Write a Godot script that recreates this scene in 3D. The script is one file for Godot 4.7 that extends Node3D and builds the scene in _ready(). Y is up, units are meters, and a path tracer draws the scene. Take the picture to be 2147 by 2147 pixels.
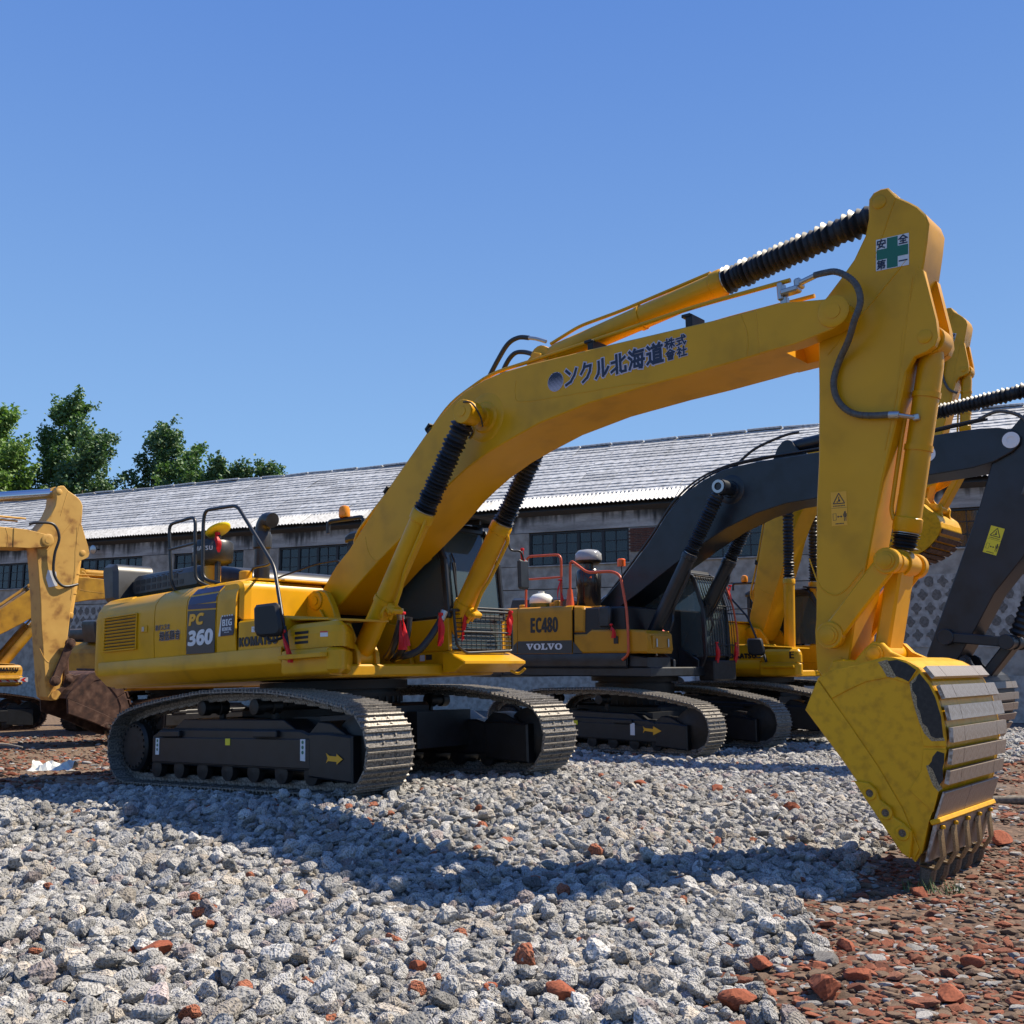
extends Node3D
# An equipment yard: a yellow excavator with its boom reaching right, more machines, an old hall, trees.

var MT = {}
var rng = RandomNumberGenerator.new()
var used = {}

# ---------------------------------------------------------------- mesh kit
class MB:
	var v = PackedVector3Array()
	var n = PackedVector3Array()
	var uv = PackedVector2Array()
	var has_uv = false
	var X = Transform3D()

	func tri(a, b, c, na, nb, nc):
		if (b - a).cross(c - a).dot(na + nb + nc) > 0.0:
			var t = b; b = c; c = t
			t = nb; nb = nc; nc = t
		v.append(X * a); v.append(X * b); v.append(X * c)
		n.append((X.basis * na).normalized()); n.append((X.basis * nb).normalized()); n.append((X.basis * nc).normalized())

	func face(a, b, c, out):
		var m = (b - a).cross(c - a)
		if m.length_squared() < 1e-16:
			return
		m = m.normalized()
		if m.dot(out) < 0.0:
			m = -m
		tri(a, b, c, m, m, m)

	func quad(a, b, c, d, out):
		face(a, b, c, out)
		face(a, c, d, out)

	func box(c, s, bev = 0.0, bs = Basis()):
		var h = s * 0.5
		var e = minf(bev, minf(h.x, minf(h.y, h.z)) * 0.9)
		for ax in 3:
			for sg in [-1.0, 1.0]:
				var u = (ax + 1) % 3
				var w = (ax + 2) % 3
				var p = []
				for q in [[-1, -1], [1, -1], [1, 1], [-1, 1]]:
					var t = Vector3()
					t[ax] = sg * h[ax]
					t[u] = q[0] * (h[u] - e)
					t[w] = q[1] * (h[w] - e)
					p.append(c + bs * t)
				var o = Vector3(); o[ax] = sg
				quad(p[0], p[1], p[2], p[3], bs * o)
		if e > 0.0:
			for ax in 3:
				var u = (ax + 1) % 3
				var w = (ax + 2) % 3
				for su in [-1.0, 1.0]:
					for sw in [-1.0, 1.0]:
						var p = []
						for k in 4:
							var t = Vector3()
							t[ax] = (h[ax] - e) * (-1.0 if k == 0 or k == 3 else 1.0)
							t[u] = su * (h[u] - (0.0 if k < 2 else e))
							t[w] = sw * (h[w] - (e if k < 2 else 0.0))
							p.append(c + bs * t)
						var o = Vector3(); o[u] = su; o[w] = sw
						quad(p[0], p[1], p[2], p[3], bs * o)
			for sx in [-1.0, 1.0]:
				for sy in [-1.0, 1.0]:
					for sz in [-1.0, 1.0]:
						var k = Vector3(sx, sy, sz)
						face(c + bs * Vector3(sx * h.x, sy * (h.y - e), sz * (h.z - e)), c + bs * Vector3(sx * (h.x - e), sy * h.y, sz * (h.z - e)), c + bs * Vector3(sx * (h.x - e), sy * (h.y - e), sz * h.z), bs * k)

	# a bar of square section from a to b
	func bar(a, b, w, h, bev = 0.0, up = Vector3.UP):
		var d = (b - a)
		var x = d.normalized()
		var z = x.cross(up)
		if z.length() < 0.01:
			z = x.cross(Vector3.RIGHT)
		z = z.normalized()
		box((a + b) * 0.5, Vector3(d.length(), h, w), bev, Basis(x, z.cross(x), z))

	# signed area > 0: counter-clockwise
	static func ccw(poly):
		var s = 0.0
		for i in poly.size():
			var a = poly[i]
			var b = poly[(i + 1) % poly.size()]
			s += a.x * b.y - b.x * a.y
		if s < 0.0:
			var r = poly.duplicate()
			r.reverse()
			return r
		return poly.duplicate()

	static func inset(poly, d):
		var out = PackedVector2Array()
		var c = poly.size()
		for i in c:
			var a = poly[(i + c - 1) % c]
			var p = poly[i]
			var b = poly[(i + 1) % c]
			var e1 = (p - a).normalized()
			var e2 = (b - p).normalized()
			var n1 = Vector2(-e1.y, e1.x)
			var n2 = Vector2(-e2.y, e2.x)
			var m = n1 + n2
			var k = maxf(m.length_squared() * 0.5, 0.35)
			out.append(p + m * (d / k))
		return out

	# rings of a polygon (x,y) placed at heights w with insets, mapped by f(x,y,w); smooth along curves
	func rings(poly, levels, ax = 2, crease = 0.82):
		var P = ccw(PackedVector2Array(poly))
		var c = P.size()
		var R = []
		for l in levels:
			R.append(P if l[1] == 0.0 else inset(P, l[1]))
		var en = []
		for i in c:
			var e = (P[(i + 1) % c] - P[i]).normalized()
			en.append(Vector2(e.y, -e.x))
		for k in levels.size() - 1:
			var dw = levels[k + 1][0] - levels[k][0]
			var di = levels[k + 1][1] - levels[k][1]
			var sl = Vector2(dw, di)
			if sl.length() < 1e-6:
				continue
			sl = sl.normalized() * (1.0 if dw >= 0.0 else -1.0)
			for i in c:
				var j = (i + 1) % c
				var na = en[i]
				var nb = en[i]
				var pr = en[(i + c - 1) % c]
				var nx = en[j]
				if en[i].dot(pr) > crease:
					na = (en[i] + pr).normalized()
				if en[i].dot(nx) > crease:
					nb = (en[i] + nx).normalized()
				var A = m3(R[k][i], levels[k][0], ax)
				var B = m3(R[k][j], levels[k][0], ax)
				var C = m3(R[k + 1][j], levels[k + 1][0], ax)
				var D = m3(R[k + 1][i], levels[k + 1][0], ax)
				var NA = m3(na * absf(sl.x), sl.y, ax)
				var NB = m3(nb * absf(sl.x), sl.y, ax)
				tri(A, B, C, NA, NB, NB)
				tri(A, C, D, NA, NB, NA)
		for q in [0, levels.size() - 1]:
			var idx = Geometry2D.triangulate_polygon(R[q])
			var o = m3(Vector2.ZERO, (-1.0 if q == 0 else 1.0) * signf(levels[levels.size() - 1][0] - levels[0][0]), ax)
			for t in idx.size() / 3:
				face(m3(R[q][idx[t * 3]], levels[q][0], ax), m3(R[q][idx[t * 3 + 1]], levels[q][0], ax), m3(R[q][idx[t * 3 + 2]], levels[q][0], ax), o)

	static func m3(p, w, ax):
		if ax == 2:
			return Vector3(p.x, p.y, w)
		if ax == 1:
			return Vector3(p.x, w, p.y)
		return Vector3(w, p.y, p.x)

	# polygon in x,y pushed from z0 to z1
	func prism(poly, z0, z1, bev = 0.0, ax = 2):
		if bev > 0.0:
			rings(poly, [[z0, bev], [z0 + bev, 0.0], [z1 - bev, 0.0], [z1, bev]], ax)
		else:
			rings(poly, [[z0, 0.0], [z1, 0.0]], ax)

	func lathe(prof, a, d, seg = 16, crease = 0.75):
		d = d.normalized()
		var u = d.cross(Vector3.UP)
		if u.length() < 0.1:
			u = d.cross(Vector3.RIGHT)
		u = u.normalized()
		var w = d.cross(u)
		var pn = []
		for k in prof.size() - 1:
			var e = Vector2(prof[k + 1][0] - prof[k][0], prof[k + 1][1] - prof[k][1])
			pn.append(Vector2(e.y, -e.x).normalized() if e.length() > 1e-9 else Vector2.RIGHT)
		for k in prof.size() - 1:
			var na = pn[k]
			var nb = pn[k]
			if k > 0 and pn[k].dot(pn[k - 1]) > crease:
				na = (pn[k] + pn[k - 1]).normalized()
			if k < pn.size() - 1 and pn[k].dot(pn[k + 1]) > crease:
				nb = (pn[k] + pn[k + 1]).normalized()
			for i in seg:
				var t0 = TAU * i / seg
				var t1 = TAU * (i + 1) / seg
				var r0 = u * cos(t0) + w * sin(t0)
				var r1 = u * cos(t1) + w * sin(t1)
				var A = a + r0 * prof[k][0] + d * prof[k][1]
				var B = a + r1 * prof[k][0] + d * prof[k][1]
				var C = a + r1 * prof[k + 1][0] + d * prof[k + 1][1]
				var D = a + r0 * prof[k + 1][0] + d * prof[k + 1][1]
				if prof[k][0] > 1e-6:
					tri(A, B, C, r0 * na.x + d * na.y, r1 * na.x + d * na.y, r1 * nb.x + d * nb.y)
				if prof[k + 1][0] > 1e-6:
					tri(A, C, D, r0 * na.x + d * na.y, r1 * nb.x + d * nb.y, r0 * nb.x + d * nb.y)

	func cyl(a, b, r, seg = 16, bev = 0.0, r2 = -1.0):
		var L = (b - a).length()
		var q = r if r2 < 0.0 else r2
		if bev > 0.0:
			lathe([[0, 0], [r - bev, 0], [r, bev], [q, L - bev], [q - bev, L], [0, L]], a, b - a, seg)
		else:
			lathe([[0, 0], [r, 0], [q, L], [0, L]], a, b - a, seg)

	# round tube along points; rad is a number or an array
	func tube(p, rad, seg = 8, flat = false):
		var c = p.size()
		var fr = []
		var prev = Vector3.ZERO
		for i in c:
			var t = (p[mini(i + 1, c - 1)] - p[maxi(i - 1, 0)]).normalized()
			var u = prev - t * prev.dot(t)
			if u.length() < 0.01:
				u = t.cross(Vector3.UP)
				if u.length() < 0.1:
					u = t.cross(Vector3.RIGHT)
			u = u.normalized()
			prev = u
			fr.append([u, t.cross(u), t])
		for i in c - 1:
			var ra = rad[i] if rad is Array else rad
			var rb = rad[i + 1] if rad is Array else rad
			for s in seg:
				var a0 = TAU * s / seg
				var a1 = TAU * (s + 1) / seg
				var n0 = fr[i][0] * cos(a0) + fr[i][1] * sin(a0)
				var n1 = fr[i][0] * cos(a1) + fr[i][1] * sin(a1)
				var n2 = fr[i + 1][0] * cos(a1) + fr[i + 1][1] * sin(a1)
				var n3 = fr[i + 1][0] * cos(a0) + fr[i + 1][1] * sin(a0)
				if flat:
					var sl = fr[i][2] * ((ra - rb) / maxf((p[i + 1] - p[i]).length(), 0.001))
					tri(p[i] + n0 * ra, p[i] + n1 * ra, p[i + 1] + n2 * rb, n0 + sl, n1 + sl, n2 + sl)
					tri(p[i] + n0 * ra, p[i + 1] + n2 * rb, p[i + 1] + n3 * rb, n0 + sl, n2 + sl, n3 + sl)
				else:
					tri(p[i] + n0 * ra, p[i] + n1 * ra, p[i + 1] + n2 * rb, n0, n1, n2)
					tri(p[i] + n0 * ra, p[i + 1] + n2 * rb, p[i + 1] + n3 * rb, n0, n2, n3)
		for q in [0, c - 1]:
			var r = (rad[q] if rad is Array else rad)
			var o = fr[q][2] * (-1.0 if q == 0 else 1.0)
			for s in seg - 2:
				var a0 = 0.0
				var a1 = TAU * (s + 1) / seg
				var a2 = TAU * (s + 2) / seg
				face(p[q] + fr[q][0] * r, p[q] + (fr[q][0] * cos(a1) + fr[q][1] * sin(a1)) * r, p[q] + (fr[q][0] * cos(a2) + fr[q][1] * sin(a2)) * r, o)

	# a plate that follows a profile of points (z,y) between x0 and x1, thickness th outwards
	func shell(prof, x0, x1, th, ax = 0):
		var c = prof.size()
		var nr = []
		for i in c:
			var e = (prof[mini(i + 1, c - 1)] - prof[maxi(i - 1, 0)]).normalized()
			nr.append(Vector2(e.y, -e.x))
		for i in c - 1:
			var a = prof[i]
			var b = prof[i + 1]
			var ao = a + nr[i] * th
			var bo = b + nr[i + 1] * th
			var o = (nr[i] + nr[i + 1])
			tri(m3(ao, x0, ax), m3(ao, x1, ax), m3(bo, x1, ax), m3(nr[i], 0, ax), m3(nr[i], 0, ax), m3(nr[i + 1], 0, ax))
			tri(m3(ao, x0, ax), m3(bo, x1, ax), m3(bo, x0, ax), m3(nr[i], 0, ax), m3(nr[i + 1], 0, ax), m3(nr[i + 1], 0, ax))
			quad(m3(a, x0, ax), m3(a, x1, ax), m3(b, x1, ax), m3(b, x0, ax), m3(-o, 0, ax))
			for x in [x0, x1]:
				quad(m3(a, x, ax), m3(b, x, ax), m3(bo, x, ax), m3(ao, x, ax), m3(Vector2.ZERO, 1.0 if x == maxf(x0, x1) else -1.0, ax))
		for q in [0, c - 1]:
			var e = (prof[1] - prof[0]) * -1.0 if q == 0 else prof[c - 1] - prof[c - 2]
			quad(m3(prof[q], x0, ax), m3(prof[q], x1, ax), m3(prof[q] + nr[q] * th, x1, ax), m3(prof[q] + nr[q] * th, x0, ax), m3(e, 0, ax))

	func mesh():
		var a = []
		a.resize(Mesh.ARRAY_MAX)
		a[Mesh.ARRAY_VERTEX] = v
		a[Mesh.ARRAY_NORMAL] = n
		if has_uv:
			a[Mesh.ARRAY_TEX_UV] = uv
		var m = ArrayMesh.new()
		m.add_surface_from_arrays(Mesh.PRIMITIVE_TRIANGLES, a)
		return m

func mb():
	return MB.new()

func put(b, called, mat, parent = self):
	var o = MeshInstance3D.new()
	o.mesh = b.mesh() if b is MB else b
	o.material_override = MT[mat] if mat is String else mat
	o.name = called if parent != self else numbered(called)
	parent.add_child(o, true)
	return o

func node(called, parent):
	var o = Node3D.new()
	o.name = called
	parent.add_child(o, true)
	return o

func numbered(called):
	if not used.has(called):
		used[called] = 0
		return called
	used[called] += 1
	return "%s_%03d" % [called, used[called]]

func tag(o, label, category, group = ""):
	o.set_meta("label", label)
	o.set_meta("category", category)
	if group:
		o.set_meta("group", group)
	return o

func thing(called, label, category, at = Transform3D(), group = ""):
	var o = Node3D.new()
	o.name = numbered(called)
	add_child(o)
	o.transform = at
	return tag(o, label, category, group)

func kind(o, k):
	o.set_meta("kind", k)
	return o

func V(x, y, z = 0.0):
	return Vector3(x, y, z)

func P(a):
	var o = PackedVector2Array()
	for i in a.size() / 2:
		o.append(Vector2(a[i * 2], a[i * 2 + 1]))
	return o

# smooth curve through points
func curve(pts, n = 6):
	var o = []
	var c = pts.size()
	for i in c - 1:
		var a = pts[maxi(i - 1, 0)]
		var b = pts[i]
		var d = pts[i + 1]
		var e = pts[mini(i + 2, c - 1)]
		for k in n:
			o.append(b.cubic_interpolate(d, a, e, float(k) / n))
	o.append(pts[c - 1])
	return o

# tube with rounded corners
func pipe(pts, r = 0.06, n = 4):
	var o = [pts[0]]
	for i in range(1, pts.size() - 1):
		var a = pts[i - 1]
		var b = pts[i]
		var c = pts[i + 1]
		var ra = minf(r, (a - b).length() * 0.45)
		var rb = minf(r, (c - b).length() * 0.45)
		var p0 = b + (a - b).normalized() * ra
		var p2 = b + (c - b).normalized() * rb
		for k in n + 1:
			var t = float(k) / n
			o.append(p0.lerp(b, t).lerp(b.lerp(p2, t), t))
	o.append(pts[pts.size() - 1])
	return o

# lettering from the installed fonts; X maps text plane (width w) into place
func text(b, s, w, h, X, bold = true, serif = false, shear = 0.0, depth = 0.004):
	var t = TextMesh.new()
	var f = SystemFont.new()
	f.font_names = PackedStringArray(["Droid Serif" if serif else "Droid Sans"])
	f.font_weight = 700 if bold else 400
	t.font = f
	t.text = s
	t.font_size = 64
	t.pixel_size = 0.01
	t.depth = 0.1
	t.curve_step = 1.5
	t.horizontal_alignment = HORIZONTAL_ALIGNMENT_LEFT
	t.vertical_alignment = VERTICAL_ALIGNMENT_BOTTOM
	var ar = t.surface_get_arrays(0)
	var vs = ar[Mesh.ARRAY_VERTEX]
	var ns = ar[Mesh.ARRAY_NORMAL]
	var ix = ar[Mesh.ARRAY_INDEX]
	var lo = Vector3(1e9, 1e9, 1e9)
	var hi = -lo
	for p in vs:
		lo = lo.min(p)
		hi = hi.max(p)
	var k = Vector3(w / (hi.x - lo.x), h / (hi.y - lo.y), depth / maxf(hi.z - lo.z, 1e-4))
	var cnt = ix.size() if ix != null and ix.size() else vs.size()
	for i in cnt / 3:
		var q = []
		var m = []
		for j in 3:
			var id = ix[i * 3 + j] if ix != null and ix.size() else i * 3 + j
			var p = (vs[id] - lo) * k
			p.x += p.y * shear
			q.append(X * p)
			m.append(X.basis * ns[id])
		b.tri(q[0], q[1], q[2], m[0], m[1], m[2])

func heavy(b, s, w, h, X, e, serif = false, shear = 0.0):
	var st = [[0, 0], [e, 0], [-e, 0], [0, e], [0, -e]]
	for i in 5:
		text(b, s, w, h, X * Transform3D(Basis(), V(st[i][0], st[i][1], i * .0003)), true, serif, shear)

# characters drawn as strokes in a unit square
const GL = {
	"n": [[.12, .85, .38, .64], [.08, .08, .45, .2, .75, .5, .92, .82]],
	"ku": [[.4, .96, .3, .7, .1, .48], [.36, .8, .86, .8, .78, .5, .55, .2, .22, .02]],
	"ru": [[.28, .86, .28, .5, .22, .25, .04, .05], [.58, .94, .58, .08, .75, .2, .97, .45]],
	"kita": [[.38, .95, .38, .02], [.05, .62, .38, .62], [.02, .15, .38, .32], [.62, .95, .62, .12, .7, .04, .95, .04, .95, .25], [.62, .58, .92, .75]],
	"umi": [[.08, .92, .2, .8], [.02, .65, .16, .53], [.04, .05, .2, .38], [.42, .98, .3, .72], [.36, .85, .95, .85], [.42, .68, .36, .12, .85, .12, .9, .68, .42, .68], [.28, .4, .98, .4], [.6, .6, .66, .48], [.58, .32, .64, .2], [.85, .12, .82, .0, .7, .02]],
	"michi": [[.08, .92, .2, .8], [.05, .58, .22, .58, .2, .22, .03, .08], [.2, .2, .4, .05, .98, .05], [.45, .98, .52, .87], [.82, .98, .74, .87], [.35, .84, .97, .84], [.66, .84, .6, .7], [.45, .68, .88, .68, .88, .18, .45, .18, .45, .68], [.45, .52, .88, .52], [.45, .35, .88, .35]],
	"kabu": [[.02, .7, .42, .7], [.22, .98, .22, .02], [.22, .65, .02, .3], [.24, .6, .4, .42], [.52, .9, .46, .68], [.5, .75, .95, .75], [.42, .48, .98, .48], [.7, .98, .7, .02], [.68, .46, .45, .12], [.72, .46, .98, .12]],
	"shiki": [[.05, .72, .95, .72], [.12, .48, .5, .48], [.3, .48, .3, .12], [.05, .08, .55, .18], [.6, .98, .65, .5, .85, .05, .97, .25], [.78, .96, .9, .84]],
	"kai": [[.5, .98, .05, .65], [.5, .98, .95, .65], [.32, .7, .68, .7], [.2, .58, .8, .58, .8, .4, .2, .4, .2, .58], [.5, .58, .5, .4], [.28, .3, .72, .3, .72, .02, .28, .02, .28, .3], [.28, .16, .72, .16]],
	"sha": [[.2, .98, .25, .85], [.05, .75, .4, .75, .05, .35], [.24, .55, .24, .02], [.28, .5, .42, .35], [.5, .6, .98, .6], [.73, .95, .73, .06], [.45, .06, 1, .06]],
	"an": [[.5, .98, .5, .88], [.08, .68, .08, .85, .92, .85, .92, .68], [.45, .75, .25, .3, .85, .03], [.72, .55, .55, .2, .12, .03], [.05, .5, .95, .5]],
	"zen": [[.5, .98, .05, .6], [.5, .98, .95, .6], [.25, .58, .75, .58], [.22, .33, .78, .33], [.5, .58, .5, .06], [.08, .06, .92, .06]],
	"dai": [[.2, .98, .08, .78], [.18, .9, .45, .9], [.62, .98, .52, .78], [.6, .9, .92, .9], [.15, .7, .82, .7, .82, .52, .18, .52, .15, .33, .88, .33, .82, .1, .7, .08], [.5, .7, .5, .0], [.48, .32, .1, .05]],
	"ichi": [[.08, .5, .92, .5]],
	"cho": [[.05, .8, .45, .8], [.25, .98, .25, .42], [.02, .6, .48, .6], [.28, .45, .45, .45], [.12, .45, .1, .25, .02, .05], [.12, .25, .4, .05, .98, .05], [.52, .9, .92, .9, .88, .6, .8, .6], [.7, .9, .52, .58], [.58, .48, .9, .48, .9, .2, .58, .2, .58, .48]],
	"tei": [[.3, .98, .02, .5], [.18, .75, .18, .02], [.85, .95, .42, .85, .42, .15, .62, .22], [.42, .55, .95, .55], [.65, .88, .7, .4, .95, .05], [.35, .03, .8, .03]],
	"so": [[.06, .95, .06, .45, .42, .45, .4, .05, .3, .05], [.06, .95, .42, .95], [.06, .78, .4, .78], [.06, .62, .4, .62], [.24, .95, .24, .45], [.04, .3, .02, .08], [.16, .3, .16, .12], [.28, .3, .28, .14], [.52, .92, .88, .92, .55, .58], [.58, .85, .95, .58], [.58, .48, .92, .48, .92, .28, .58, .28, .58, .48], [.75, .58, .75, .08], [.5, .06, .98, .1]],
	"on": [[.5, .98, .5, .88], [.12, .85, .88, .85], [.32, .8, .36, .66], [.68, .8, .62, .66], [.04, .62, .96, .62], [.25, .5, .75, .5, .75, .03, .25, .03, .25, .5], [.25, .27, .75, .27]],
	"hai": [[.02, .72, .35, .72], [.2, .98, .2, .1, .1, .08], [.02, .3, .35, .45], [.55, .98, .55, .02], [.4, .75, .55, .75], [.4, .5, .55, .5], [.4, .25, .55, .25], [.72, .98, .72, .02], [.72, .75, .95, .75], [.72, .5, .95, .5], [.72, .25, .95, .25]],
	"ga": [[.1, .7, .75, .7, .68, .1, .55, .1], [.42, .95, .35, .4, .1, .05], [.78, .95, .84, .82], [.9, .98, .96, .85]],
	"su": [[.15, .85, .8, .85, .55, .4, .1, .05], [.55, .42, .9, .05]],
	"ji": [[.1, .85, .22, .7], [.04, .15, .25, .4], [.5, .98, .35, .6], [.45, .8, .92, .8, .82, .6], [.62, .65, .58, .35, .3, .02], [.6, .4, .95, .02]],
	"san": [[.15, .8, .35, .95, .65, .95, .8, .8, .7, .58, .45, .52], [.55, .52, .8, .38, .8, .18, .6, .04, .3, .04, .12, .2]]}

var stroke_step = 0
# one stroked character; o origin, ux and uy edge vectors of its square, out the normal
func glyph(b, g, o, ux, uy, out, wd, lift = 0.0):
	for st in GL[g]:
		stroke_step = (stroke_step + 1) % 9
		var up = out * (lift + 0.0012 + stroke_step * 0.00022)
		for i in st.size() / 2 - 1:
			var a = o + ux * st[i * 2] + uy * st[i * 2 + 1]
			var c = o + ux * st[i * 2 + 2] + uy * st[i * 2 + 3]
			var d = (c - a).normalized() * wd * 0.5
			var s = out.cross(d)
			var e = up + out * (0.0001 * (i % 2))
			b.quad(a - d - s + e, c + d - s + e, c + d + s + e, a - d + s + e, out)

# flat shape with a hair of thickness
func decal(poly, z, called, mat, parent, th = 0.003):
	var b = mb()
	b.prism(P(poly), z, z + th)
	return put(b, called, mat, parent)

func rot2(p, c, a):
	return c + (p - c).rotated(a)

# ---------------------------------------------------------------- materials
func lin(r, g, b, a = 1.0):
	var c = Color(r, g, b).linear_to_srgb()
	c.a = a
	return c

func noise_tex(freq, ramp, size = 256, sd = 1, type = FastNoiseLite.TYPE_SIMPLEX_SMOOTH, oct = 4, normal = 0.0):
	var f = FastNoiseLite.new()
	f.seed = sd
	f.noise_type = type
	f.frequency = freq
	f.fractal_octaves = oct
	var t = NoiseTexture2D.new()
	t.width = size
	t.height = size
	t.seamless = true
	t.noise = f
	if normal > 0.0:
		t.as_normal_map = true
		t.bump_strength = normal
	elif ramp:
		var g = Gradient.new()
		g.offsets = PackedFloat32Array(ramp.map(func(q): return q[0]))
		g.colors = PackedColorArray(ramp.map(func(q): return q[1]))
		t.color_ramp = g
	return t

func grey(v):
	return Color(v, v, v)

func mat(called, col, rough = 0.5, metal = 0.0, tex = null, sc = 1.0, rtex = null, spec = 0.5):
	var m = StandardMaterial3D.new()
	m.resource_name = called
	m.albedo_color = col
	m.roughness = rough
	m.metallic = metal
	m.metallic_specular = spec
	if tex or rtex:
		m.uv1_triplanar = true
		m.uv1_scale = Vector3(sc, sc, sc)
	if tex:
		m.albedo_texture = tex
	if rtex:
		m.roughness_texture = rtex
		m.roughness_texture_channel = BaseMaterial3D.TEXTURE_CHANNEL_RED
	MT[called] = m
	return m

func materials():
	var paint = noise_tex(0.012, [[0.0, grey(0.86)], [0.45, grey(0.97)], [1.0, grey(1.0)]], 256, 3)
	var prough = noise_tex(0.02, [[0.0, grey(0.75)], [1.0, grey(1.0)]], 256, 4)
	var dust = noise_tex(0.02, [[0.0, Color(0.62, 0.58, 0.52)], [0.5, Color(0.9, 0.88, 0.85)], [1.0, grey(1.0)]], 256, 5)
	var wear = noise_tex(0.03, [[0.0, Color(0.55, 0.46, 0.38)], [0.22, Color(0.80, 0.74, 0.68)], [0.40, Color(0.95, 0.93, 0.9)], [1.0, grey(1.0)]], 512, 6, FastNoiseLite.TYPE_SIMPLEX_SMOOTH, 6)
	var rust = noise_tex(0.025, [[0.0, Color(0.30, 0.2, 0.15)], [0.5, Color(0.55, 0.43, 0.36)], [1.0, Color(0.8, 0.72, 0.66)]], 256, 7)
	var scrape = noise_tex(0.05, [[0.0, Color(0.6, 0.54, 0.48)], [0.4, Color(0.74, 0.69, 0.64)], [0.6, Color(0.9, 0.88, 0.86)], [1.0, grey(1.0)]], 512, 8, FastNoiseLite.TYPE_SIMPLEX_SMOOTH, 6)
	mat("yellow", lin(0.68, 0.335, 0.003), 0.40, 0.0, paint, 0.45, prough)
	mat("yellow_frame", lin(0.64, 0.315, 0.003), 0.45, 0.0, paint, 0.6, prough)
	mat("bucket_yellow", lin(0.70, 0.36, 0.003), 0.42, 0.0, noise_tex(0.02, [[0.0, Color(0.86, 0.84, 0.78)], [0.34, Color(0.95, 0.945, 0.93)], [0.55, grey(1.0)], [1.0, grey(1.0)]], 512, 21, FastNoiseLite.TYPE_SIMPLEX_SMOOTH, 6), 0.9, prough)
	mat("orange_yellow", lin(0.50, 0.225, 0.008), 0.4, 0.0, paint, 0.45, prough)
	mat("old_yellow", lin(0.60, 0.35, 0.075), 0.6, 0.0, wear, 0.16)
	mat("worn_yellow", lin(0.56, 0.29, 0.012), 0.5, 0.0, dust, 0.4)
	mat("rusty", lin(0.24, 0.17, 0.13), 0.75, 0.1, rust, 0.8)
	mat("charcoal", lin(0.022, 0.026, 0.033), 0.38, 0.0, dust, 0.5)
	mat("boom_charcoal", lin(0.012, 0.018, 0.028), 0.36, 0.0, dust, 0.35)
	mat("grey_plastic", lin(0.035, 0.038, 0.042), 0.36, 0.0, dust, 0.8)
	mat("hood_grey", lin(0.04, 0.043, 0.047), 0.4, 0.0, dust, 0.8)
	mat("undercarriage", lin(0.009, 0.010, 0.013), 0.45, 0.0, dust, 0.9)
	mat("steel_dark", lin(0.02, 0.02, 0.021), 0.5, 0.3, dust, 1.2)
	mat("shoe", lin(0.34, 0.31, 0.27), 0.5, 0.3, noise_tex(0.05, [[0.0, grey(0.35)], [0.5, grey(0.75)], [1.0, grey(1.0)]], 256, 9), 2.2)
	mat("dirty_shoe", lin(0.22, 0.165, 0.12), 0.75, 0.1, rust, 1.5)
	mat("wear_steel", lin(0.46, 0.44, 0.42), 0.42, 0.55, scrape, 1.6)
	MT.wear_steel.uv1_scale = Vector3(0.7, 0.7, 7.0)
	mat("worn_patch", lin(0.030, 0.028, 0.027), 0.5, 0.2, noise_tex(0.05, [[0.0, grey(0.6)], [1.0, grey(1.0)]], 256, 22), 2.0)
	mat("bare_patch", lin(0.42, 0.36, 0.22), 0.55, 0.2, scrape, 2.4)
	mat("teeth", lin(0.20, 0.165, 0.13), 0.5, 0.3, scrape, 3.0)
	mat("adapter", lin(0.34, 0.25, 0.13), 0.5, 0.2, scrape, 3.0)
	mat("rubber", lin(0.016, 0.018, 0.022), 0.5, 0.0, dust, 1.5)
	mat("hose", lin(0.02, 0.02, 0.021), 0.42)
	mat("hose_grey", lin(0.10, 0.10, 0.098), 0.5, 0.0, dust, 4.0)
	mat("chrome", lin(0.62, 0.62, 0.62), 0.14, 1.0)
	mat("fitting", lin(0.42, 0.42, 0.42), 0.3, 0.8)
	mat("white", lin(0.72, 0.72, 0.72), 0.45)
	mat("decal_white", lin(0.62, 0.63, 0.64), 0.4)
	mat("decal_grey", lin(0.035, 0.037, 0.036), 0.4)
	mat("decal_blue", lin(0.012, 0.018, 0.085), 0.4)
	mat("decal_black", lin(0.010, 0.009, 0.012), 0.4)
	mat("decal_navy", lin(0.012, 0.014, 0.04), 0.4)
	mat("decal_orange", lin(0.75, 0.36, 0.01), 0.4)
	mat("decal_yellow", lin(0.72, 0.60, 0.02), 0.4)
	mat("decal_lilac", lin(0.52, 0.48, 0.56), 0.4)
	mat("decal_green", lin(0.008, 0.13, 0.075), 0.4)
	mat("decal_red", lin(0.55, 0.02, 0.02), 0.4)
	mat("black", lin(0.008, 0.008, 0.009), 0.5)
	mat("black_gloss", lin(0.012, 0.012, 0.013), 0.2)
	mat("amber", lin(0.75, 0.26, 0.01), 0.15)
	mat("orange_lamp", lin(0.8, 0.12, 0.01), 0.2)
	mat("rail_orange", lin(0.58, 0.085, 0.022), 0.42, 0.0, paint, 2.0)
	mat("clear_bowl", lin(0.30, 0.30, 0.30), 0.12)
	mat("ribbon", lin(0.60, 0.010, 0.016), 0.55)
	MT.ribbon.backlight_enabled = true
	MT.ribbon.backlight = lin(0.3, 0.004, 0.006)
	mat("bottle_white", lin(0.65, 0.66, 0.60), 0.4)
	mat("bottle_green", lin(0.06, 0.09, 0.025), 0.4)
	var g = mat("glass", lin(0.06, 0.085, 0.09, 0.75), 0.05)
	g.transparency = BaseMaterial3D.TRANSPARENCY_ALPHA
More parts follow.
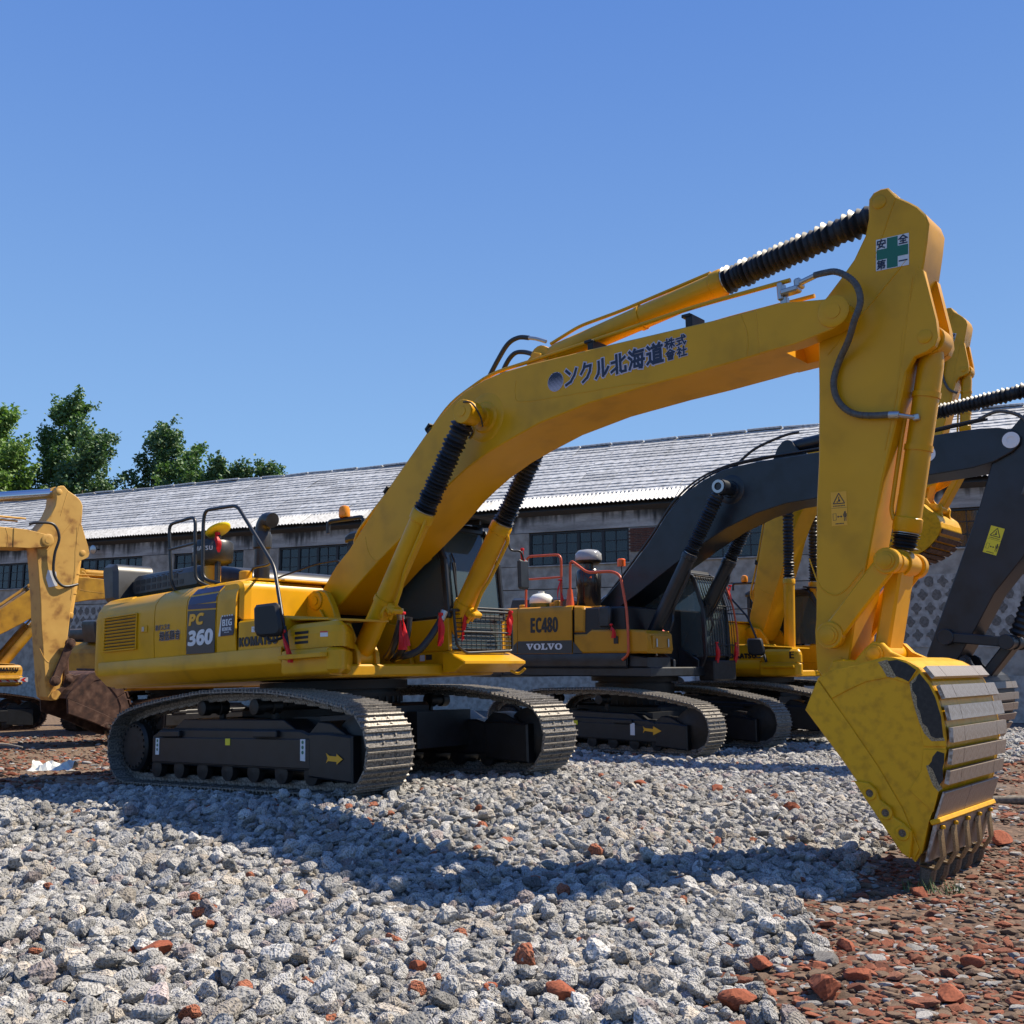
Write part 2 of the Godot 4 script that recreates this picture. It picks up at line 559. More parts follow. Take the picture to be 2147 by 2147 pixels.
	g = mat("pane", lin(0.02, 0.026, 0.03, 0.7), 0.08)
	g.transparency = BaseMaterial3D.TRANSPARENCY_ALPHA
	mat("seat", lin(0.02, 0.02, 0.022), 0.8)
	for q in ["yellow", "yellow_frame", "bucket_yellow", "orange_yellow"]:
		MT[q].metallic_specular = 0.4
	# hall
	mat("window_frame", lin(0.016, 0.018, 0.02), 0.55)
	mat("curtain", lin(0.10, 0.115, 0.115), 0.9)
	mat("brick", lin(0.20, 0.075, 0.048), 0.9, 0.0, noise_tex(0.06, [[0.0, grey(0.55)], [1.0, grey(1.0)]], 128, 10), 2.5)
	mat("brick_dark", lin(0.135, 0.06, 0.045), 0.9, 0.0, noise_tex(0.06, [[0.0, grey(0.55)], [1.0, grey(1.0)]], 128, 11), 2.5)
	mat("mortar", lin(0.22, 0.20, 0.18), 0.95)
	var plaster = noise_tex(0.012, [[0.0, Color(0.74, 0.73, 0.72)], [0.4, Color(0.86, 0.855, 0.85)], [0.6, Color(0.93, 0.925, 0.92)], [1.0, grey(1.0)]], 1024, 12, FastNoiseLite.TYPE_SIMPLEX_SMOOTH, 6)
	mat("plaster", lin(0.42, 0.375, 0.315), 0.92, 0.0, plaster, 0.16)
	mat("concrete_light", lin(0.46, 0.43, 0.385), 0.9, 0.0, plaster, 0.3)
	mat("block_fill", lin(0.205, 0.182, 0.155), 0.95, 0.0, plaster, 0.8)
	var rf = noise_tex(0.02, [[0.0, Color(0.6, 0.6, 0.58)], [0.45, Color(0.82, 0.82, 0.81)], [1.0, grey(1.0)]], 512, 13)
	mat("roof_sheet", lin(0.62, 0.63, 0.64), 0.5, 0.0, rf, 0.4)
	mat("roof_sheet_light", lin(0.70, 0.71, 0.715), 0.45, 0.0, rf, 0.3)
	mat("roof_sheet_dark", lin(0.54, 0.55, 0.56), 0.55, 0.0, rf, 0.5)
	mat("roof_under", lin(0.08, 0.075, 0.07), 0.9)
	# ground and plants
	mat("bark", lin(0.13, 0.11, 0.09), 0.9)
	for k in 3:
		var lf = mat("leaf%d" % k, [lin(0.085, 0.155, 0.055), lin(0.070, 0.130, 0.055), lin(0.12, 0.20, 0.05)][k], 0.62)
		lf.backlight_enabled = true
		lf.backlight = [lin(0.05, 0.11, 0.012), lin(0.035, 0.08, 0.012), lin(0.08, 0.16, 0.014)][k]
	var soil = noise_tex(0.015, [[0.0, grey(0.45)], [0.5, grey(0.78)], [1.0, grey(1.0)]], 1024, 14, FastNoiseLite.TYPE_SIMPLEX_SMOOTH, 6)
	var s = mat("soil", Color.WHITE, 0.95, 0.0, soil, 0.5)
	s.vertex_color_use_as_albedo = true
	s.heightmap_enabled = true
	s.heightmap_texture = noise_tex(0.04, null, 512, 15, FastNoiseLite.TYPE_SIMPLEX_SMOOTH, 5)
	s.heightmap_scale = 3.0
	var pit = noise_tex(0.045, [[0.0, grey(0.45)], [0.28, grey(0.66)], [0.40, grey(0.88)], [0.62, grey(0.97)], [1.0, grey(1.0)]], 512, 16, FastNoiseLite.TYPE_SIMPLEX_SMOOTH, 4)
	s = mat("stone", Color.WHITE, 0.9, 0.0, pit, 0.16)
	s.vertex_color_use_as_albedo = true
	s.heightmap_enabled = true
	s.heightmap_texture = pit
	s.heightmap_scale = 2.5
	s = mat("chip", Color.WHITE, 0.92, 0.0, noise_tex(0.03, [[0.0, grey(0.55)], [1.0, grey(1.0)]], 256, 17), 0.6)
	s.vertex_color_use_as_albedo = true
	mat("brick_piece", lin(0.36, 0.10, 0.045), 0.92, 0.0, noise_tex(0.03, [[0.0, Color(0.55, 0.5, 0.48)], [0.5, Color(0.85, 0.83, 0.8)], [1.0, grey(1.0)]], 256, 18), 0.6)
	mat("boulder", lin(0.27, 0.235, 0.19), 0.9, 0.0, pit, 0.4)
	mat("wood", lin(0.30, 0.25, 0.19), 0.85, 0.0, noise_tex(0.03, [[0.0, grey(0.5)], [1.0, grey(1.0)]], 256, 19), 2.0)
	mat("pale_wood", lin(0.46, 0.40, 0.31), 0.85, 0.0, noise_tex(0.03, [[0.0, grey(0.6)], [1.0, grey(1.0)]], 256, 20), 3.0)
	mat("grass", lin(0.07, 0.11, 0.03), 0.7)
	mat("ac_white", lin(0.55, 0.56, 0.57), 0.5)

# ---------------------------------------------------------------- tracks
var shoe_meshes = {}

func shoe_mesh(w):
	if shoe_meshes.has(w):
		return shoe_meshes[w]
	var b = mb()
	var h = w * 0.5
	# plate with a turned lip at each end
	b.prism(P([-.104, -.012, .096, -.012, .112, -.03, .118, -.02, .100, .004, -.104, .004]), -h, h, 0.0)
	for k in 3:
		var x = -.082 + k * .072
		var t = .026 if k != 1 else .022
		b.prism(P([x - .011, .004, x + .013, .004, x + .007, .004 + t, x - .006, .004 + t]), -h, h, 0.0)
	for x in [-.046, .026]:
		for z in [-.085, .085]:
			b.cyl(V(x, .003, z), V(x, .019, z), .013, 6)
	# chain link under the plate
	for z in [-.075, .075]:
		b.prism(P([-.115, -.05, -.09, -.095, .07, -.105, .115, -.07, .1, -.014, -.1, -.014]), z - .022, z + .022, 0.0)
	shoe_meshes[w] = b.mesh()
	return shoe_meshes[w]

# loop of the outer faces of the shoes
func track_loop(q):
	var o = []
	var fc = Vector2(q.front, q.cy)
	var rc = Vector2(-q.front, q.cy)
	for k in 13:
		var a = -PI / 2 + PI * k / 12.0 * 0.93
		o.append(fc + Vector2(cos(a), sin(a)) * q.r)
	for p in q.top:
		o.append(p)
	for k in 13:
		var a = PI * 0.57 + PI * 0.93 * k / 12.0
		o.append(rc + Vector2(cos(a), sin(a)) * q.r)
	return o

func track(root, zc, q, m):
	var t = node("track", root)
	var lp = track_loop(q)
	var pts = []
	for i in lp.size():
		pts.append(lp[i])
	pts.append(lp[0])
	var acc = [0.0]
	for i in pts.size() - 1:
		acc.append(acc[i] + pts[i].distance_to(pts[i + 1]))
	var L = acc[acc.size() - 1]
	var cnt = int(round(L / q.pitch))
	var st = L / cnt
	var sm = shoe_mesh(q.w)
	var at = func(s):
		s = fposmod(s, L)
		var i = 0
		while i < acc.size() - 2 and acc[i + 1] < s:
			i += 1
		return pts[i].lerp(pts[i + 1], (s - acc[i]) / maxf(acc[i + 1] - acc[i], 1e-6))
	for i in cnt:
		var a = at.call(i * st - st * 0.5)
		var b = at.call(i * st + st * 0.5)
		var d = (b - a).normalized()
		var c = (a + b) * 0.5
		var nr = Vector2(d.y, -d.x)
		c -= nr * 0.03
		var o = MeshInstance3D.new()
		o.name = "shoe"
		o.mesh = sm
		o.material_override = MT[m]
		o.transform = Transform3D(Basis(V(d.x, d.y), V(nr.x, nr.y), V(0, 0, 1)), V(c.x, c.y, zc))
		if Basis(V(d.x, d.y), V(nr.x, nr.y), V(0, 0, 1)).determinant() < 0.0:
			o.transform.basis.z = V(0, 0, -1)
		t.add_child(o, true)
	var sg = signf(zc)
	var b = mb()
	# side frame with sloping top covers and a nose at the idler
	b.prism(P([-1.55, .27, 1.52, .25, 1.52, .60, 1.30, .66, -1.35, .68, -1.55, .60]), zc - .2, zc + .2, .02)
	b.prism(P([1.45, .20, 2.12, .16, 2.12, .60, 1.75, .63, 1.45, .63]), zc - .21, zc + .22, .02)
	b.prism(P([-1.2, .66, 1.2, .64, .95, .76, -.95, .78]), zc - .15, zc + .15, .01)
	b.prism(P([1.4, .62, 2.0, .60, 1.75, .72, 1.55, .74]), zc - .17, zc + .17, .01)
	for x in [-1.1, .75]:
		b.box(V(x, .62, zc + sg * .22), V(.42, .07, .06), .01)
	put(b, "track_frame", "undercarriage", t)
	b = mb()
	b.prism(P([-1.50, .30, 1.48, .28, 1.48, .57, -1.50, .58]), zc + sg * .20, zc + sg * .225, .008)
	put(b, "side_cover", "undercarriage", t)
	# sprocket with teeth and hub
	b = mb()
	var tp = PackedVector2Array()
	var nt = 25
	for k in nt * 4:
		var a = TAU * k / (nt * 4.0)
		var r = q.r - (.115 if k % 4 < 2 else .15)
		tp.append(Vector2(-q.front + cos(a) * r, q.cy + sin(a) * r))
	b.rings(tp, [[zc + sg * .05 - .03, 0.0], [zc + sg * .05 + .03, 0.0]], 2, 0.99)
	b.lathe([[0, .0], [.30, 0], [.30, .10], [.27, .13], [.10, .14], [0, .14]], V(-q.front, q.cy, zc + sg * .05), V(0, 0, sg), 24)
	for k in 20:
		var a = TAU * k / 20.0
		b.cyl(V(-q.front + cos(a) * .245, q.cy + sin(a) * .245, zc + sg * .16), V(-q.front + cos(a) * .245, q.cy + sin(a) * .245, zc + sg * .195), .016, 6)
	put(b, "sprocket", "steel_dark", t)
	b = mb()
	b.lathe([[0, -.10], [.2, -.10], [.24, -.08], [q.r - .13, -.08], [q.r - .12, -.03], [q.r - .12, .03], [q.r - .13, .08], [.24, .08], [.2, .10], [0, .10]], V(q.front, q.cy, zc), V(0, 0, 1), 24)
	put(b, "idler", "steel_dark", t)
	for x in q.carriers:
		b = mb()
		b.lathe([[0, -.16], [.085, -.16], [.085, -.06], [.065, -.05], [.065, .05], [.085, .06], [.085, .16], [.05, .17], [0, .17]], V(x, q.carry, zc), V(0, 0, 1), 16)
		b.box(V(x, q.carry - .12, zc - sg * .12), V(.08, .2, .05), .01)
		put(b, "carrier_roller", "steel_dark", t)
	for k in 7:
		b = mb()
		b.lathe([[0, -.2], [.11, -.19], [.11, -.12], [.085, -.1], [.085, .1], [.11, .12], [.11, .19], [0, .2]], V(-1.45 + k * .485, .225, zc), V(0, 0, 1), 14)
		put(b, "track_roller", "steel_dark", t)
	return t

func base_frame(root, gz, m, ytop = 1.06):
	var b = mb()
	for s in [-1.0, 1.0]:
		for x in [-.95, .95]:
			b.prism(P([x - .22, .36, x + .22, .36, x + .22, .78, x - .22, .78]), 0.25 * s, s * (gz - .15), 0.0)
	b.box(V(0, .68, 0), V(2.0, .42, 1.3), .04)
	put(b, "car_body", m, root)
	b = mb()
	b.lathe([[0, .86], [.78, .86], [.80, .90], [.80, ytop - .04], [.74, ytop - .04], [.74, ytop], [.88, ytop], [.88, ytop + .10], [0, ytop + .10]], V(0, 0, 0), V(0, 1, 0), 40)
	for k in 40:
		var a = TAU * k / 40.0
		b.box(V(cos(a) * .80, .93, sin(a) * .80), V(.03, .07, .03))
	put(b, "swing_bearing", "black", root)

# ---------------------------------------------------------------- rams and hoses
# barrel from a to c (point on the line), rod or rubber bellows from there to b
func ram(root, called, a, b, f, rb, rr, m, bellows = true, mr = "chrome", rings = 0, eyes = 0.0):
	var t = node(called, root)
	var d = (b - a).normalized()
	var c = a.lerp(b, f)
	var k = mb()
	var L = a.distance_to(c)
	k.lathe([[0, .06], [rb * .8, .06], [rb * .95, .14], [rb, .2], [rb, L - .12], [rb * 1.12, L - .11], [rb * 1.12, L - .02], [rb * .98, L], [0, L]], a, d, 20)
	if eyes > 0.0:
		k.cyl(a + V(0, 0, -eyes), a + V(0, 0, eyes), rb * 1.15, 18, .006)
	put(k, "barrel", m, t)
	if bellows:
		k = mb()
		var n = rings if rings else int(c.distance_to(b) / .045)
		var ps = []
		var rs = []
		var e = b - d * rb * 1.1
		for i in n * 2 + 1:
			var s = float(i) / (n * 2)
			s = s + .35 * s * (s - 1.0) * .6
			ps.append(c.lerp(e, s))
			var g = 1.0 + .07 * sin(i * 2.3) + .04 * sin(i * .71)
			rs.append(rr * (1.17 * g if i % 2 == 1 else .90) * (1.0 if i > 1 else .99))
		k.tube(ps, rs, 18, true)
		put(k, "bellows", "rubber", t)
		k = mb()
		k.lathe([[rr * 1.01, -.03], [rr * 1.05, -.03], [rr * 1.05, .0], [rr * 1.01, .0]], c + d * .02, d, 20)
		put(k, "clamp", "fitting", t)
		k = mb()
		k.cyl(c, b, rr * .5, 12)
		put(k, "rod", "chrome", t)
	else:
		k = mb()
		k.cyl(c, b, rr, 16)
		put(k, "rod", mr, t)
	k = mb()
	k.cyl(b + V(0, 0, -rb * .8), b + V(0, 0, rb * .8), rb * 1.1, 18, .006)
	put(k, "rod_eye", m if mr == "chrome" else mr, t)
	return t

func hose(root, pts, r, m = "hose", called = "hose", n = 6):
	var b = mb()
	b.tube(curve(pts, n), r, 8)
	return put(b, called, m, root)

func pin(b, p, z, r, h = .03):
	b.lathe([[0, 0], [r * 1.35, 0], [r * 1.35, h * .5], [r * 1.28, h * .62], [r * .98, h * .62], [r * .98, h], [r * .9, h * 1.08], [0, h * 1.08]], V(p.x, p.y, z), V(0, 0, signf(z)), 22)

# ---------------------------------------------------------------- boom, arm and bucket of the yellow machines
const FOOT = Vector2(.31, 2.09)
const TIP = Vector2(6.72, 3.88)
const KPIN = Vector2(6.42, 1.06)
const BOOM = [.16, 2.0, .14, 2.12, .24, 2.27, .47, 2.50, .70, 2.66, .94, 2.88, 1.26, 3.17, 1.62, 3.46, 1.98, 3.75, 2.22, 3.94, 2.42, 4.06, 2.64, 4.155, 2.92, 4.215, 3.19, 4.235, 3.55, 4.23, 4.33, 4.19, 4.99, 4.15, 5.66, 4.11, 6.14, 4.09, 6.22, 3.70, 5.83, 3.69, 5.39, 3.68, 4.95, 3.68, 4.25, 3.66, 3.64, 3.59, 3.25, 3.50, 2.94, 3.42, 2.62, 3.30, 2.40, 3.19, 2.22, 3.09, 1.91, 2.87, 1.58, 2.67, 1.26, 2.49, .90, 2.26, .62, 2.08, .42, 1.98, .26, 1.95]
const FORK = [6.05, 4.095, 6.32, 4.075, 6.60, 4.015, 6.73, 3.99, 6.81, 3.94, 6.84, 3.86, 6.80, 3.78, 6.70, 3.74, 6.57, 3.725, 6.37, 3.70, 6.05, 3.70]
const ARM = [7.05, 4.75, 7.06, 4.81, 7.10, 4.85, 7.16, 4.86, 7.22, 4.85, 7.28, 4.75, 7.37, 4.67, 7.43, 4.61, 7.48, 4.53, 7.50, 4.44, 7.47, 4.3, 7.42, 4.10, 7.37, 4.01, 7.27, 3.56, 7.19, 3.24, 7.08, 2.89, 6.94, 2.49, 6.83, 2.10, 6.73, 1.76, 6.61, 1.39, 6.54, 1.11, 6.50, 1.0, 6.42, .96, 6.33, .98, 6.27, 1.06, 6.28, 1.36, 6.30, 1.46, 6.39, 2.40, 6.44, 2.74, 6.50, 3.36, 6.53, 3.75, 6.53, 3.98, 6.58, 4.06, 6.63, 4.09, 6.77, 4.22, 6.89, 4.34, 7.0, 4.51, 7.04, 4.64]
const EAR = [7.38, 4.13, 7.42, 4.08, 7.44, 3.91, 7.47, 3.66, 7.47, 3.52, 7.44, 3.46, 7.38, 3.43, 7.28, 3.41, 7.2, 3.3, 7.12, 3.1, 7.2, 3.6]
const KSIDE = [6.43, .99, 6.49, 1.03, 6.58, 1.06, 6.67, 1.07, 6.75, 1.08, 6.87, 1.11, 6.95, 1.125, 7.0, 1.12, 7.10, 1.09, 7.18, 1.04, 7.25, .94, 7.29, .84, 7.31, .73, 7.32, .63, 7.32, .55, 7.30, .45, 7.26, .28, 7.20, .12, 7.14, -.01, 7.08, -.2, 7.02, -.28, 6.95, -.2, 6.72, .16, 6.55, .42, 6.31, .76]
const KBACK = [6.43, .99, 6.49, 1.03, 6.58, 1.06, 6.67, 1.07, 6.75, 1.08, 6.87, 1.11, 6.95, 1.125, 7.0, 1.12, 7.10, 1.09, 7.18, 1.04, 7.25, .94, 7.29, .84, 7.31, .73, 7.32, .63, 7.32, .55, 7.30, .45, 7.26, .28, 7.20, .12, 7.14, -.01, 7.07, -.22]

func turn_about(p, q, a):
	return Transform3D(Basis(V(0, 0, 1), a), V(q.x, q.y)) * Transform3D(Basis(), V(-p.x, -p.y))

# where the profile of the bucket's back crosses a height
func back_at(y):
	var k = P(KBACK)
	for i in range(8, k.size() - 1):
		if k[i].y >= y and k[i + 1].y <= y:
			return k[i].lerp(k[i + 1], (k[i].y - y) / maxf(k[i].y - k[i + 1].y, 1e-6))
	return k[k.size() - 1]

func bucket_k(root, X, m, o):
	var t = node("bucket", root)
	t.transform = X
	var W = .62
	var b = mb()
	for s in [-1.0, 1.0]:
		b = mb()
		b.prism(P(KSIDE), s * (W - .03), s * W, 0.0)
		put(b, "side_plate", m, t)
	b = mb()
	var bp = P(KBACK)
	b.shell(bp, -W - .004, W + .004, .022, 2)
	put(b, "back_plate", m, t)
	# doubler plate along the mouth and rim bands on both cheeks
	for s in [-1.0, 1.0]:
		for q in [[P([6.435, .975, 6.32, .76, 6.56, .425, 6.725, .17, 6.955, -.19, 7.02, -.26, 7.06, -.19, 6.97, .08, 6.82, .37, 6.64, .66, 6.53, .83]), .014], [P([6.44, .985, 6.58, 1.055, 6.75, 1.075, 6.95, 1.118, 7.10, 1.085, 7.18, 1.03, 7.10, .93, 6.97, .98, 6.80, .955, 6.66, .90, 6.53, .84]), .010], [P([7.19, 1.02, 7.25, .93, 7.29, .83, 7.315, .65, 7.315, .5, 7.16, .5, 7.15, .62, 7.13, .75, 7.11, .92]), .010], [P([7.315, .48, 7.29, .40, 7.25, .25, 7.18, .06, 7.03, .20, 7.13, .34, 7.155, .48]), .010]]:
			b = mb()
			b.prism(q[0], s * W, s * (W + q[1]), .003)
			put(b, "cheek_plate", m, t)
	if o.get("patches", false):
		b = mb()
		b.prism(P([6.97, 1.095, 7.04, 1.10, 7.10, 1.075, 7.165, 1.025, 7.105, .945, 7.06, .97, 7.02, .985]), W + .010, W + .0125, 0.0)
		b.prism(P([7.185, 1.0, 7.24, .92, 7.275, .83, 7.30, .70, 7.30, .56, 7.25, .555, 7.22, .57, 7.20, .63, 7.17, .66, 7.16, .74, 7.145, .77, 7.15, .84, 7.125, .885, 7.125, .93, 7.155, .95, 7.17, .985]), W + .010, W + .0125, 0.0)
		b.prism(P([7.25, .47, 7.295, .455, 7.29, .40, 7.275, .36, 7.27, .28, 7.24, .24, 7.225, .29, 7.205, .35, 7.18, .37, 7.205, .40, 7.215, .43]), W + .010, W + .0125, 0.0)
		put(b, "bare_metal_patch", "worn_patch", t).set_meta("label", "dark patch of cheek plate with its yellow paint scraped off")
		b = mb()
		b.prism(P([6.90, 1.09, 6.97, 1.105, 7.035, .985, 7.0, .975, 6.955, .985, 6.93, 1.04]), W + .010, W + .0115, 0.0)
		b.prism(P([7.11, .94, 7.14, .96, 7.175, .99, 7.17, .95, 7.14, .92, 7.14, .87, 7.17, .82, 7.165, .76, 7.185, .72, 7.19, .66, 7.22, .62, 7.24, .575, 7.30, .57, 7.31, .54, 7.22, .535, 7.175, .59, 7.15, .66, 7.13, .75, 7.115, .84]), W + .010, W + .0116, 0.0)
		b.prism(P([7.165, .37, 7.20, .38, 7.215, .33, 7.235, .26, 7.26, .22, 7.23, .2, 7.20, .235, 7.185, .28]), W + .010, W + .0115, 0.0)
		put(b, "scratched_paint", "bare_patch", t)
	# side cutter with three bolts
	for s in [-1.0, 1.0]:
		b = mb()
		b.prism(P([6.655, .255, 6.76, .245, 6.81, .20, 6.83, .13, 6.90, .08, 6.915, .02, 6.98, -.02, 7.03, -.07, 7.03, -.12, 7.0, -.25, 6.95, -.22, 6.72, .145]), s * (W + .014), s * (W + .05), .006)
		put(b, "side_cutter", m, t)
		for c in [Vector2(6.765, .175), Vector2(6.865, .045), Vector2(6.97, -.085)]:
			b = mb()
			b.lathe([[.026, .004], [.03, .009], [.046, .009], [.05, .005], [.05, 0]], V(c.x, c.y, s * (W + .05)), V(0, 0, s), 18)
			put(b, "bolt_boss", m, t)
			b = mb()
			b.lathe([[0, .008], [.015, .008], [.015, .002], [.027, .002], [.027, 0]], V(c.x, c.y, s * (W + .05)), V(0, 0, s), 12)
			put(b, "bolt", "teeth", t)
	# wear strips across the back, in three pieces each
	var ys = [1.02, .945, .90, .81, .77, .67, .63, .53, .49, .39, .35, .26]
	for i in 6:
		var p0 = back_at(ys[i * 2])
		var p1 = back_at(ys[i * 2 + 1])
		var dv = (p1 - p0).normalized()
		var nr = Vector2(-dv.y, dv.x)
		if nr.x < 0:
			nr = -nr
		p0 += nr * .024
		p1 += nr * .024
		var c0 = W * .62
		var c1 = W * .5
		for seg in [[W + .015, c0 + .004, c1 + .004], [c0 - .004, -c0 + .004, 0.0], [-c0 - .004, -W - .015, 0.0]]:
			b = mb()
			var z0 = seg[0]
			var z1 = seg[1]
			var mid = p0 + nr * .028
			var lo = p1 + nr * .028
			b.quad(V(mid.x, mid.y, z0), V(mid.x, mid.y, z1), V(lo.x, lo.y, z1), V(lo.x, lo.y, z0), V(nr.x, nr.y))
			b.quad(V(p0.x, p0.y, z0), V(p0.x, p0.y, z1), V(mid.x, mid.y, z1), V(mid.x, mid.y, z0), V(-dv.x, -dv.y))
			b.quad(V(p1.x, p1.y, z0), V(p1.x, p1.y, z1), V(lo.x, lo.y, z1), V(lo.x, lo.y, z0), V(dv.x, dv.y))
			for z in [z0, z1]:
				b.quad(V(p0.x, p0.y, z), V(mid.x, mid.y, z), V(lo.x, lo.y, z), V(p1.x, p1.y, z), V(0, 0, 1.0 if z == maxf(z0, z1) else -1.0))
			put(b, "wear_strip", o.get("strip", "wear_steel"), t)
	for seg in [[W + .01, .06], [.05, -W - .01]]:
		b = mb()
		var q0 = back_at(.21)
		var q1 = back_at(.0)
		var dv2 = (q1 - q0).normalized()
		var n2 = Vector2(-dv2.y, dv2.x)
		if n2.x < 0:
			n2 = -n2
		b.bar(V((q0 + n2 * .035).x, (q0 + n2 * .035).y, (seg[0] + seg[1]) * .5), V((q1 + n2 * .035).x, (q1 + n2 * .035).y, (seg[0] + seg[1]) * .5), absf(seg[0] - seg[1]), .02, .003, V(n2.x, n2.y))
		put(b, "wear_plate", o.get("strip", "wear_steel"), t)
	# lip beam, cutting edge, five adapters and five tooth tips
	b = mb()
	b.box(V(7.19, .0, 0), V(.07, .035, W * 2 + .05), .006, Basis(V(0, 0, 1), .3))
	put(b, "lip_beam", m, t)
	b = mb()
	b.prism(P([7.17, -.01, 7.20, -.02, 7.11, -.27, 7.08, -.28]), -W, W, .004)
	put(b, "cutting_edge", o.get("strip", "wear_steel"), t)
	for k in 5:
		var z = W - .07 - k * (W * 2 - .14) / 4.0
		b = mb()
		b.rings(P([7.185, -.05, 7.20, -.06, 7.20, -.24, 7.14, -.33, 7.03, -.31, 7.045, -.22, 7.09, -.2]), [[z - .05, .014], [z - .034, 0.0], [z + .034, 0.0], [z + .05, .014]], 2, .6)
		put(b, "tooth_adapter", "adapter", t)
		b = mb()
		b.lathe([[0, 0], [.016, .0], [.018, .01], [.014, .022], [0, .025]], V(7.205, -.055, z), V(.3, 1, 0), 8)
		put(b, "adapter_lug", m, t)
		b = mb()
		var w0 = .040
		b.rings(P([7.035, -.30, 7.135, -.325, 7.11, -.41, 7.055, -.47, 7.025, -.46, 7.02, -.38]), [[z - w0, .018], [z - w0 + .02, 0.0], [z + w0 - .02, 0.0], [z + w0, .018]])
		put(b, "tooth_tip", "teeth", t)
	# ears that take the pins
	for s in [-1.0, 1.0]:
		b = mb()
		b.prism(P([6.38, .98, 6.36, 1.06, 6.40, 1.12, 6.47, 1.13, 6.58, 1.12, 6.66, 1.20, 6.73, 1.255, 6.80, 1.24, 6.86, 1.17, 6.95, 1.125, 7.10, 1.07, 6.95, 1.05, 6.6, 1.0]), s * .2, s * .26, .008)
		pin(b, Vector2(6.74, 1.16), s * .26, .05)
		put(b, "ear", m, t)
	return t

